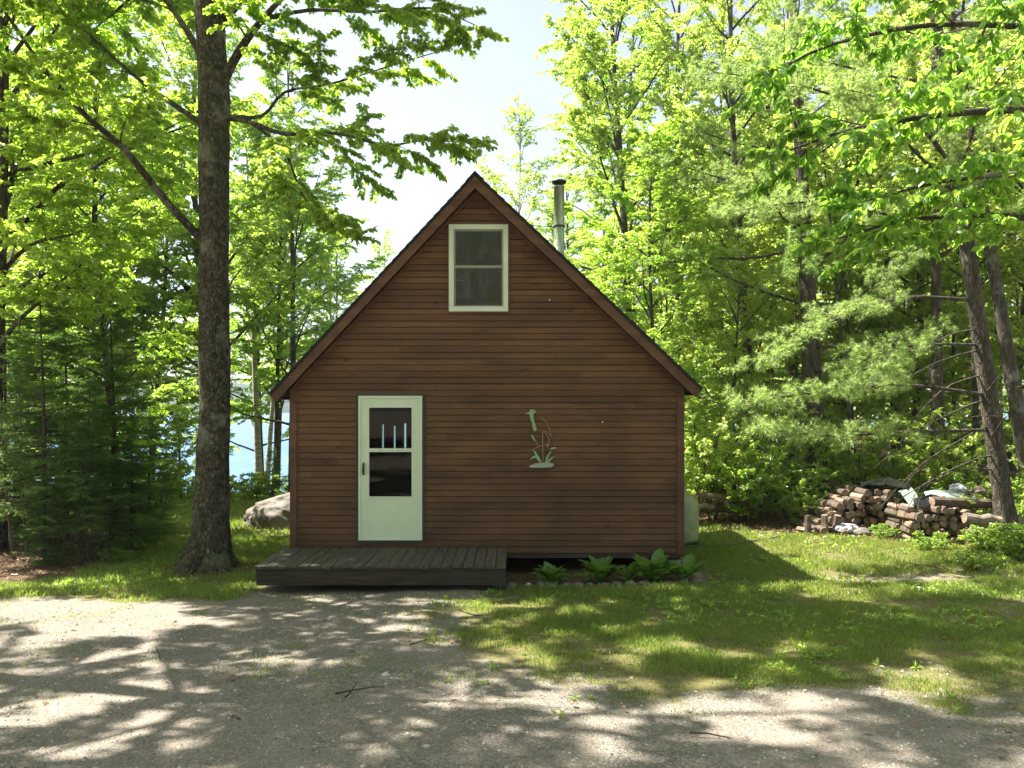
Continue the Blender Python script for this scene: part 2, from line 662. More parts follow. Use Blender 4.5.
M['ground'] = ground_mat()
M['litter'] = leaf_mat('dead_leaf', (.15, .085, .045), (.30, .19, .11), (.2, .1, .04), (.3, .17, .07), 0.25, 0.05)
k = NM('gravel_stone')
g_ = k.n('NewGeometry')
M['pebble'] = k.bsdf(k.ramp(g_.outputs['Random Per Island'], [(0.0, (.13, .115, .10)), (0.6, (.30, .27, .245)), (1.0, (.50, .46, .43))]), 0.9, spec=0.2)

# ------------------------------------------------------------------ ground


def gz(x, y):
    x = np.asarray(x, float)
    y = np.asarray(y, float)
    z = 0.06 * np.clip(11 - np.clip(y, -6, None), 0, None)
    wr = sstep(2, 14, x - 0.1 * (y - 13))
    yy = y - 45 * wr
    z = z - 0.045 * np.clip(yy - 13, 0, 14) - 0.22 * np.clip(yy - 27.5, 0, 9)
    z = z + 0.05 * np.clip(x - 8.5, 0, 12) * sstep(8, 14, y)
    z = z + (fbm(x * 0.5, y * 0.5, 3, 3) - 0.5) * 0.10
    return z


def grass_cover(x, y):
    x = np.asarray(x, float)
    y = np.asarray(y, float)
    n = (fbm(x * 0.9, y * 0.9, 11, 4) - 0.5)
    # lawn on the right of the cabin's front; bounded towards the camera and towards the drive
    front = 5.55 + 0.45 * sstep(4, -1, x) + 0.9 * sstep(0.2, -1.6, x)
    a = sstep(-0.9, 1.3, (y - front) + n * 1.9)
    leftb = -0.65 + 0.10 * (y - 6.7)
    b = sstep(-1.6, 1.4, (x - leftb) + n * 2.6)
    right = a * b
    edge = 9.55 + 0.25 * sstep(-8, -4, x)
    left = sstep(-0.7, 0.6, (y - edge) + n * 1.9) * sstep(-2.9, -3.5, x + n * 0.4)
    back = sstep(11.4, 12.0, y)
    c = np.maximum(np.maximum(right, left), back)
    # bare sandy spots
    for (cx, cy_, rx, ry, s) in ((5.9, 9.1, 0.9, 0.40, .8), (5.3, 8.7, .35, .3, .5), (4.0, 10.9, 0.8, 0.35, 0.5), (2.75, 7.4, 0.4, 0.2, .35), (6.2, 11.4, 1.6, 0.5, .5)):
        c = c - s * (0.75 + 2.2 * n) * np.exp(-((x - cx + 2 * n) / rx) ** 2 - ((y - cy_ + n) / ry) ** 2)
    # thin strip of bare soil along the cabin front
    bare = sstep(-0.3, 0.0, x) * sstep(2.9, 2.4, x) * sstep(10.35, 10.75, y) * sstep(16.0, 15.8, y)
    c = c * (1 - bare)
    return np.clip(c, 0, 1)


def litter_cover(x, y):
    x = np.asarray(x, float)
    y = np.asarray(y, float)
    n = (fbm(x * 0.7, y * 0.7, 31, 4) - 0.5)
    edge_r = 12.6 + 0.55 * np.clip(9.3 - x, 0, 6) + 1.0 * sstep(5.5, 4.0, x)
    r = sstep(-0.5, 0.7, (y - edge_r) + n * 1.6) * sstep(3.0, 4.2, x)
    l = sstep(-0.35, 0.4, (y - 10.9) + n * 0.6) * sstep(-5.8, -6.8, x + 0.35 * np.clip(y - 12.5, 0, 9) + n * 0.6) * sstep(19, 15, y)
    bed = sstep(-0.3, 0.0, x) * sstep(2.75, 2.4, x) * sstep(10.45, 10.7, y) * sstep(16.0, 15.8, y)
    return np.clip(np.maximum(np.maximum(r, l), bed * 0.9), 0, 1)


def axis(parts):
    out = []
    for a, b, s in parts:
        out.append(np.arange(a, b, s))
    out.append([parts[-1][1]])
    return np.concatenate(out)


gx = axis([(-900, -100, 100), (-100, -30, 10), (-30, -11, 0.8), (-11, 11, 0.1), (11, 30, 0.8), (30, 100, 10), (100, 900, 100)])
gy = axis([(-120, -20, 20), (-20, 2, 1.0), (2, 17, 0.1), (17, 32, 0.35), (32, 60, 2), (60, 160, 12.5), (160, 1200, 104)])
X, Y = np.meshgrid(gx, gy)
Z = gz(X, Y)
near = (np.abs(X) < 11) & (Y > 2) & (Y < 17)
Z = Z + near * (fbm(X * 3.5, Y * 3.5, 5, 3) - 0.5) * 0.035
nx, ny = len(gx), len(gy)
I = (np.arange(ny - 1)[:, None] * nx + np.arange(nx - 1)[None, :])
Fg = np.stack([I, I + 1, I + nx + 1, I + nx], -1).reshape(-1, 4)
g = Geo().add(np.stack([X, Y, Z], -1).reshape(-1, 3), Fg)
ground = put('ground', g, M['ground'], smooth=True)
tag(ground, kind='structure')
for nm, fn in (('grass_cover', grass_cover), ('litter_cover', litter_cover)):
    at = ground.data.attributes.new(nm, 'FLOAT', 'POINT')
    at.data.foreach_set('value', fn(X, Y).astype(np.float32).ravel())

LAKE_Z = -1.75
lk = put('lake', Geo().add([(-1200, 22, LAKE_Z), (1200, 22, LAKE_Z), (1200, 1200, LAKE_Z), (-1200, 1200, LAKE_Z)], [(0, 1, 2, 3)]), M['water'])
tag(lk, kind='structure')

# far shore across the lake
hx = np.linspace(-900, 900, 400)
rows = []
for t, yb in ((0, 430), (0.15, 434), (0.4, 450), (0.75, 475), (1.0, 520), (0.0, 640)):
    hgt = (9 + 8 * fbm(hx * 0.006, hx * 0 + 2, 7, 3) + 4 * fbm(hx * 0.09, hx * 0 + t * 5, 9, 4)) * t
    rows.append(np.stack([hx, yb + hx * 0, LAKE_Z - 0.4 + hgt], -1))
HV = np.array(rows)
n0, n1 = HV.shape[:2]
I = (np.arange(n0 - 1)[:, None] * n1 + np.arange(n1 - 1)[None, :])
hl = put('hills', Geo().add(HV.reshape(-1, 3), np.stack([I, I + 1, I + n1 + 1, I + n1], -1).reshape(-1, 4)), M['hill'])
tag(hl, kind='structure')


# ------------------------------------------------------------------ grass, pebbles, litter (stuff)
def blades(rng, x, y, hgt, wid):
    n = len(x)
    z = gz(x, y) - 0.005
    nearm = (np.abs(x) < 11) & (y > 2) & (y < 17)
    z = z + nearm * (fbm(x * 3.5, y * 3.5, 5, 3) - 0.5) * 0.035
    a = rng.uniform(0, 2 * PI, n)
    lean = rng.uniform(0.15, 0.95, n)
    la = rng.uniform(0, 2 * PI, n)
    p = np.stack([x, y, z], -1)
    s = np.stack([np.cos(a), np.sin(a), 0 * a], -1) * (wid / 2)[:, None]
    tip = p + np.stack([np.cos(la) * lean * hgt, np.sin(la) * lean * hgt, hgt * np.sqrt(1 - 0.6 * lean ** 2)], -1)
    mid = p + 0.5 * np.stack([np.cos(la) * lean * hgt * 0.55, np.sin(la) * lean * hgt * 0.55, hgt * 1.15], -1)
    V = np.stack([p - s, p + s, mid + s * 0.8, tip, mid - s * 0.8], 1).reshape(-1, 3)
    b = np.arange(n)[:, None] * 5
    return V, np.hstack([b, b + 1, b + 2, b + 4]), np.hstack([b + 4, b + 2, b + 3])


rng = np.random.default_rng(5)
gl = Geo()
for (x0, x1, y0, y1, N, h0, w0) in ((-8, 7, 4.6, 9.5, 330000, 0.05, 0.0065), (-10, 10, 9.5, 15, 230000, 0.065, 0.009), (-13, 9, 15, 28, 120000, 0.09, 0.016)):
    x = rng.uniform(x0, x1, N)
    y = rng.uniform(y0, y1, N)
    vis = (np.abs(x) < y * 0.70 + 0.6) & ~((x > -3.2) & (x < 2.5) & (y > 11.3) & (y < 16))
    c = grass_cover(x, y) * (1 - litter_cover(x, y) * 0.9)
    tuft = sstep(0.36, 0.80, fbm(x * 2.6, y * 2.6, 41, 4) + 0.45 * (c - 0.5))
    pr = c * (0.07 + 0.93 * tuft)
    sparse = 0.16 * sstep(0.50, 0.72, fbm(x * 3.0, y * 3.0, 77, 3)) * sstep(4.8, 6.5, y)
    keep = vis & (rng.uniform(0, 1, N) < np.maximum(pr, sparse))
    keep &= ~((x > -3.3) & (x < -0.05) & (y > 10.05) & (y < 11.5))
    x, y, tf = x[keep], y[keep], tuft[keep]
    V, Q, T = blades(rng, x, y, h0 * rng.uniform(0.5, 1.35, len(x)) * (0.6 + 0.6 * tf), w0 * rng.uniform(0.7, 1.2, len(x)))
    gl.add(V, Q)
    gl.add(np.zeros((0, 3)), np.zeros((0, 3), int))
    gl.F.append(T + gl.n - len(V))
    gl.M.append(np.zeros(len(T), int))
tag(put('grass', gl, M['grass']), 'short green lawn grass around the brown cabin', 'grass', kind='stuff')

OCT = np.array([(1, 0, 0), (-1, 0, 0), (0, 1, 0), (0, -1, 0), (0, 0, .7), (0, 0, -.7)], float)
OCF = np.array([(0, 2, 4), (2, 1, 4), (1, 3, 4), (3, 0, 4), (2, 0, 5), (1, 2, 5), (3, 1, 5), (0, 3, 5)])
N = 26000
y = 3.6 + (rng.uniform(0, 1, N) ** 1.4) * 7.4
x = rng.uniform(-1, 1, N) * (y * 0.66 + 0.3)
keep = (grass_cover(x, y) < 0.7) & ~((x > -3.3) & (x < -0.05) & (y > 10.05))
x, y = x[keep], y[keep]
sz = 0.004 + 0.012 * rng.uniform(0, 1, len(x)) ** 4 + (rng.uniform(0, 1, len(x)) > .988) * rng.uniform(.008, .022, len(x))
zz = gz(x, y) + (fbm(x * 3.5, y * 3.5, 5, 3) - 0.5) * 0.035
V = OCT[None] * sz[:, None, None] * rng.uniform(0.6, 1.3, (len(x), 6, 1)) + np.stack([x, y, zz], -1)[:, None, :]
tag(put('gravel', Geo().add(V.reshape(-1, 3), (OCF[None] + np.arange(len(x))[:, None, None] * 6).reshape(-1, 3)), M['pebble']), 'loose grey gravel stones on the drive', 'gravel', kind='stuff')

N = 60000
x = rng.uniform(-13, 13, N)
y = rng.uniform(4.5, 22, N)
c = litter_cover(x, y)
onl = 0.03 * np.ones(N)
keep = (np.abs(x) < y * .7 + .6) & (rng.uniform(0, 1, N) < np.maximum(c, onl)) & ~((x > -3.3) & (x < 2.6) & (y > 10.0) & (y < 16))
x, y = x[keep], y[keep]
z = gz(x, y) + 0.012 + rng.uniform(0, 0.02, len(x))
n = len(x)
a = rng.uniform(0, 2 * PI, n)
d = nrm(np.stack([np.cos(a), np.sin(a), rng.normal(0, .25, n)], -1))
up = nrm(np.stack([rng.normal(0, .35, n), rng.normal(0, .35, n), np.ones(n)], -1))
s = nrm(np.cross(up, d))
L = rng.uniform(0.03, 0.075, n)[:, None]
p = np.stack([x, y, z], -1)
V = np.stack([p, p + d * L * .5 + s * L * .32 + up * L * .1, p + d * L, p + d * L * .5 - s * L * .32 + up * L * .1], 1).reshape(-1, 3)
tag(put('leaf_litter', Geo().add(V, np.arange(n * 4).reshape(-1, 4)), M['litter']), 'brown dead leaves scattered under the trees', 'leaf litter', kind='stuff')

# ------------------------------------------------------------------ trees


def leaf_quads(rng, pos, tan, size, ratio=0.6, droop=0.25, tilt=0.4, out=0.8, six=False):
    n = len(pos)
    side = nrm(np.cross(np.array([0, 0, 1.0]), tan) + 1e-6)
    sg = rng.choice([-1.0, 1.0], n)[:, None]
    d = nrm(tan * rng.uniform(0.2, 0.9, (n, 1)) + side * sg * out + rng.normal(0, 0.3, (n, 3)) + np.array([0, 0, -1.0]) * droop * rng.uniform(0.2, 1.8, (n, 1)))
    up = np.array([0, 0, 1.0]) + rng.normal(0, tilt, (n, 3))
    s = nrm(np.cross(up, d))
    up = nrm(np.cross(d, s))
    L = (size * rng.uniform(0.65, 1.25, n))[:, None]
    W = L * ratio * 0.5
    p = pos + d * L * 0.12
    fold = up * W * rng.uniform(0.05, 0.5, (n, 1))
    tipd = -up * L * rng.uniform(0.0, 0.25, (n, 1))
    if not six:
        V = np.stack([p, p + d * L * .45 + s * W + fold, p + d * L + tipd, p + d * L * .45 - s * W + fold], 1)
        return V.reshape(-1, 3), np.arange(n * 4).reshape(-1, 4)
    V = np.stack([p, p + d * L * .28 + s * W * .9 + fold, p + d * L * .66 + s * W * .8 + fold + tipd * .4, p + d * L + tipd,
                  p + d * L * .66 - s * W * .8 + fold + tipd * .4, p + d * L * .28 - s * W * .9 + fold], 1)
    b = np.arange(n)[:, None] * 6
    Fq = np.vstack([np.hstack([b, b + 1, b + 2, b + 3]), np.hstack([b, b + 3, b + 4, b + 5])])
    return V.reshape(-1, 3), Fq


def limb_path(rng, start, d, L, n, up=0.0, wig=0.08):
    pts = [np.asarray(start, float)]
    d = nrm(d)
    for i in range(n):
        d = nrm(d + np.array([0, 0, up / n]) + rng.normal(0, wig, 3))
        pts.append(pts[-1] + d * L / n)
    return np.array(pts)


def at_path(pts, t):
    f = t * (len(pts) - 1)
    i = min(int(f), len(pts) - 2)
    u = f - i
    return pts[i] * (1 - u) + pts[i + 1] * u, nrm(pts[i + 1] - pts[i])


def smooth_path(pts, k=4):
    """Catmull-Rom through hand-set points"""
    pts = np.asarray(pts, float)
    Pp = np.vstack([2 * pts[0] - pts[1], pts, 2 * pts[-1] - pts[-2]])
    out = []
    for i in range(1, len(Pp) - 2):
        for t in np.arange(k) / k:
            a, b, c, d = Pp[i - 1], Pp[i], Pp[i + 1], Pp[i + 2]
            out.append(0.5 * (2 * b + (c - a) * t + (2 * a - 5 * b + 4 * c - d) * t * t + (3 * b - a - 3 * c + d) * t ** 3))
    out.append(pts[-1])
    return np.array(out)


def foliage(rng, limbs, leaf_n, size, trunk_geo, crown_geo, sec=8, ter=5, t0=0.25, ratio=0.6, droop=0.25, tilt=0.6, spread=(35, 70), sec_len=0.55, six=False, tubes=True, min_sec=0.5, ter_min=0.25):
    """side branches, twigs and leaves for given limb paths [(pts, r0)]"""
    segA, segB = [], []
    for pts, r0 in limbs:
        L = np.linalg.norm(np.diff(pts, axis=0), axis=1).sum()
        trunk_geo.tube(pts, np.linspace(r0, max(r0 * 0.15, 0.006), len(pts)), 6 if r0 > .03 else 4, cap=False)
        ns = max(3, int(sec * min(1.3, 0.45 + L / 4.0)))
        for q in range(ns):
            t = t0 + (1 - t0) * (q + rng.uniform(0, 1)) / ns
            st, tg = at_path(pts, min(t, 0.999))
            ang = math.radians(rng.uniform(*spread)) * (1 if q % 2 else -1)
            c, s = math.cos(ang), math.sin(ang)
            d = np.array([tg[0] * c - tg[1] * s, tg[0] * s + tg[1] * c, tg[2] * 0.5 + rng.normal(0.02, 0.18)])
            L2 = max(min_sec, L * sec_len * (1 - 0.75 * t)) * rng.uniform(0.7, 1.25)
            p2 = limb_path(rng, st, d, L2, 5, rng.uniform(-0.5, 0.15), 0.10)
            r2 = max(0.004, r0 * 0.28 * (1 - t * 0.6))
            if tubes:
                crown_geo.tube(p2, np.linspace(r2, 0.003, len(p2)), 3, 1, cap=False)
            segA.append(p2[1:-1])
            segB.append(p2[2:])
            nt_ = max(2, int(ter * min(1.5, 0.5 + L2)))
            for k_ in range(nt_):
                t2 = 0.2 + 0.8 * (k_ + rng.uniform(0, 1)) / nt_
                st3, tg3 = at_path(p2, min(t2, .999))
                a3 = math.radians(rng.uniform(30, 65)) * (1 if k_ % 2 else -1)
                c3, s3 = math.cos(a3), math.sin(a3)
                d3 = np.array([tg3[0] * c3 - tg3[1] * s3, tg3[0] * s3 + tg3[1] * c3, tg3[2] * .5 + rng.normal(0, 0.2)])
                p3 = limb_path(rng, st3, d3, max(ter_min, 0.4 * L2 * (1 - .5 * t2)) * rng.uniform(.7, 1.2), 3, rng.uniform(-0.7, 0.0), 0.12)
                segA.append(p3[:-1])
                segB.append(p3[1:])
                if tubes and size > 0.085:
                    crown_geo.tube(p3, np.linspace(0.0035, 0.002, len(p3)), 3, 1, cap=False)
    A, B = np.vstack(segA), np.vstack(segB)
    Ls = np.linalg.norm(B - A, axis=1)
    idx = rng.choice(len(A), leaf_n, p=Ls / Ls.sum())
    u = rng.uniform(0, 1, (leaf_n, 1))
    pos = A[idx] * (1 - u) + B[idx] * u
    V, Fq = leaf_quads(rng, pos, nrm(B - A)[idx], size, ratio, droop, tilt, six=six)
    crown_geo.add(V, Fq, 0)


def auto_limbs(rng, trunk, z0, z1, n, R, shape=1.0, rise=(15, 50), up=(-0.2, 0.4), az0=0.0, az_span=2 * PI, r0=0.05, low=0.6):
    limbs = []
    zs = trunk[:, 2]
    for q in range(n):
        f = (q + rng.uniform(0, 1)) / n
        z = z0 + (z1 - z0) * f
        i = int(np.clip(np.searchsorted(zs, z), 1, len(zs) - 1))
        u = (z - zs[i - 1]) / max(zs[i] - zs[i - 1], 1e-6)
        st = trunk[i - 1] * (1 - u) + trunk[i] * u
        a = az0 + ((q * 2.39996 + rng.normal(0, .25)) % az_span if az_span > 6 else rng.uniform(-az_span / 2, az_span / 2))
        prof = (low + (1 - low) * math.sin(PI * min(1, f * 1.6 + .08) * 0.55 + 0.0)) * (1 - max(0, f - .45) / .55 * 0.72) * shape
        el = math.radians(rng.uniform(*rise) + 22 * f)
        L = R * prof * rng.uniform(0.75, 1.15)
        d = np.array([math.cos(a) * math.cos(el), math.sin(a) * math.cos(el), math.sin(el)])
        limbs.append((limb_path(rng, st, d, L, 8, rng.uniform(*up), 0.07), r0 * (1 - .5 * f)))
    return limbs


def tree(name, loc, label, cat='tree', group=None, seed=0, H=14, r=0.16, base=3.0, R=3.5, n=16, leaf_n=30000, leaf=0.095, barkm='bark_maple', leafm='leaf_maple', lean=(0, 0), bend=0.25, trunk_pts=None, extra=(), kw=None, flare=0.35, sides=10, limb_kw=None):
    rng = np.random.default_rng(seed)
    loc = np.asarray(loc, float)
    if trunk_pts is None:
        t = np.linspace(0, 1, 24)
        ph = rng.uniform(0, 6, 2)
        tp = np.stack([loc[0] + lean[0] * t + bend * (np.sin(t * 4 + ph[0]) - np.sin(ph[0])), loc[1] + lean[1] * t + bend * (np.sin(t * 3.3 + ph[1]) - np.sin(ph[1])), loc[2] - 0.15 + H * t], -1)
    else:
        tp = trunk_pts
    root = empty(name, loc, label, cat, group)
    tg, cg = Geo(), Geo()
    tt = np.linspace(0, 1, len(tp))
    rr = r * (1 - 0.82 * tt ** 0.85) if not callable(r) else r(tt)
    tg.tube(tp, rr, sides, rough=0.10, seed=seed, flare=flare)
    limbs = auto_limbs(rng, tp, loc[2] + base, loc[2] + H * 0.97, n, R, r0=0.35 * (r if not callable(r) else 0.2), **(limb_kw or {}))
    limbs = list(extra) + limbs
    foliage(rng, limbs, leaf_n, leaf, tg, cg, **(kw or {}))
    put('trunk', tg, M[barkm], root, True)
    put('crown', cg, [M[leafm], M['twig']], root)
    return root


def pin(px, Y, x=None):
    xx = (px - 512) * Y / F_PX if x is None else x
    return np.array([xx, Y, float(gz(xx, Y))])


# low weeds in the lawn
N = 9000
rng = np.random.default_rng(909)
x = rng.uniform(-9, 8, N)
y = rng.uniform(5, 15, N)
c = grass_cover(x, y) * (1 - litter_cover(x, y))
keep = (np.abs(x) < y * .68 + .4) & (rng.uniform(0, 1, N) < c * sstep(.45, .7, fbm(x * 1.1, y * 1.1, 63, 3))) & ~((x > -3.3) & (x < 2.6) & (y > 10.0))
x, y = x[keep], y[keep]
cen = np.repeat(np.stack([x, y, gz(x, y) + .015], -1), 6, 0)
n = len(cen)
aa = np.tile(np.arange(6) * PI / 3, len(x)) + rng.normal(0, .3, n)
tn = np.stack([np.cos(aa), np.sin(aa), rng.uniform(.2, .9, n)], -1)
V, Fq = leaf_quads(rng, cen, nrm(tn), .055, .55, .0, .5, out=.15)
tag(put('lawn_weeds', Geo().add(V, Fq), M['leaf_shrub']), 'small broad leaved weeds growing in the lawn', 'weeds', kind='stuff')

# ---- the large yellow birch beside the deck
YB = 11.75
base_p = P(208, 568, YB)
base_p[2] = float(gz(base_p[0], YB))
tp = [P(208, 575, YB), P(209, 552, YB), P(211, 520, YB), P(213, 450, YB), P(214.5, 400, YB), P(214, 320, YB), P(214, 250, YB), P(213.5, 180, YB), P(214, 110, YB), P(212, 50, YB), P(209, -10, YB), P(205, -100, YB + .2), P(206, -220, YB + .3), P(212, -380, YB + .3), P(214, -520, YB + .2)]
tp = smooth_path(tp, 6)
zt = tp[:, 2]
rz = np.interp(zt, [-0.1, 0.3, 0.9, 2.4, 4.6, 6.5, 8.5, 12, 16.5], [0.33, 0.275, 0.243, 0.215, 0.203, 0.212, 0.19, 0.13, 0.03])
rng = np.random.default_rng(77)


def LP(*pts):
    return smooth_path([P(*p) for p in pts], 3)


birch_limbs = [
    (LP((202, 240, YB), (165, 200, 11.3), (125, 150, 10.8), (85, 115, 10.2), (45, 70, 9.6), (0, 5, 8.9), (-60, -70, 8.4)), 0.062),
    (LP((204, 125, YB), (160, 95, 12.0), (130, 72, 12.3), (95, 40, 12.5), (55, 5, 12.7), (10, -50, 13.0)), 0.042),
    (LP((226, 118, YB), (250, 122, 11.5), (285, 134, 11.3), (335, 133, 11.0), (385, 145, 10.8), (425, 140, 10.6), (458, 142, 10.5)), 0.04),
    (LP((226, 116, YB), (262, 116, 11.6), (285, 92, 11.6), (330, 84, 11.5), (390, 66, 11.4), (450, 48, 11.2)), 0.032),
    (LP((252, 124, 11.5), (283, 148, 11.3), (300, 190, 11.2), (318, 215, 11.1), (345, 228, 11.0)), 0.022),
    (LP((222, 84, YB), (240, 50, 11.5), (262, 20, 11.2), (300, -20, 10.9), (345, -60, 10.5)), 0.085),
    (LP((262, 20, 11.2), (310, 10, 11.0), (370, 12, 10.8), (430, 8, 10.6), (475, 25, 10.5)), 0.035),
    (LP((204, 60, YB), (180, 20, 12.2), (150, -20, 12.6), (110, -70, 13.0)), 0.06),
    (LP((224, 20, YB), (280, -40, 11.0), (350, -90, 10.2), (420, -150, 9.6)), 0.06),
]
tgB, cgB = Geo(), Geo()
tgB.tube(tp, rz, 36, rough=0.2, seed=4, flare=1.15)
limbs = birch_limbs + auto_limbs(rng, tp, 8.6, 16.0, 16, 4.4, r0=0.06, rise=(5, 45), az0=-PI * .6, az_span=4.4)
birch = empty('birch_tree', base_p, 'tall yellow birch with a thick mottled trunk growing beside the left end of the deck', 'tree')
foliage(rng, limbs[:9], 43000, 0.078, tgB, cgB, sec=10, ter=6, t0=0.3, six=True, droop=0.45, tilt=.7, sec_len=0.42)
foliage(rng, limbs[9:], 25000, 0.13, tgB, cgB, sec=8, ter=4, tubes=True, droop=0.35)
put('trunk', tgB, M['bark_birch'], birch, True)
put('crown', cgB, [M['leaf_birch'], M['twig']], birch)

# ---- deciduous trees: five grown forms, then copies of them
FAM = {}
FAM['a'] = tree('maple_tree', pin(625, 21.5), 'tall pale green maple directly right of the stove pipe behind the cabin', seed=11, H=16, r=0.17, base=2.0, R=3.9, n=32, leaf_n=76000, leaf=0.085, kw=dict(ter=7, sec=9))
FAM['b'] = tree('maple_tree', pin(752, 22.5), 'tall maple with a dark upper stem behind the drooping pine boughs', seed=12, H=17, r=0.18, base=1.8, R=4.1, n=34, leaf_n=74000, leaf=0.085, kw=dict(ter=7), barkm='bark_maple')
FAM['c'] = tree('maple_tree', pin(70, 22.0), 'leafy bright maple behind the dark spruces on the left', leafm='leaf_birch', seed=13, H=14, r=0.13, base=1.7, R=3.8, n=30, leaf_n=76000, leaf=0.085, kw=dict(ter=7, sec=9))
FAM['d'] = tree('maple_tree', pin(-8, 13.2), 'maple with bare forked limbs at the left edge of the yard', seed=14, leafm='leaf_birch', H=12.5, r=0.15, base=3.0, R=4.1, n=26, leaf_n=74000, leaf=0.085, kw=dict(ter=7, sec=9),
                extra=[(LP((-8, 260, 13.2), (14, 235, 13), (30, 215, 12.8), (48, 195, 12.6), (70, 175, 12.4)), .07),
                       (LP((-8, 300, 13.2), (20, 285, 12.9), (60, 287, 12.6), (110, 290, 12.4)), .05),
                       (LP((-5, 230, 13.2), (8, 190, 13.1), (22, 150, 12.9), (34, 130, 12.8)), .06),
                       (LP((-5, 280, 13.2), (30, 245, 12.9), (70, 235, 12.7), (105, 222, 12.5)), .045)])
FAM['e'] = tree('poplar_tree', pin(513, 25.0), 'thin sparse young poplar rising behind the cabin roof peak beside the stove pipe', seed=15, H=12.2, r=0.09, base=5.0, R=2.0, n=20, leaf_n=6500, leaf=0.095, bend=0.12, barkm='bark_white',
                limb_kw=dict(rise=(35, 60)), kw=dict(tubes=True))

FAM['u'] = tree('young_maple_tree', pin(735, 19.8), 'young leafy maple at the wood edge behind the fallen rails', seed=16, H=6.5, r=0.06, base=0.5, R=2.3, n=30, leaf_n=25000, leaf=0.082, bend=.1,
                limb_kw=dict(rise=(5, 40)))
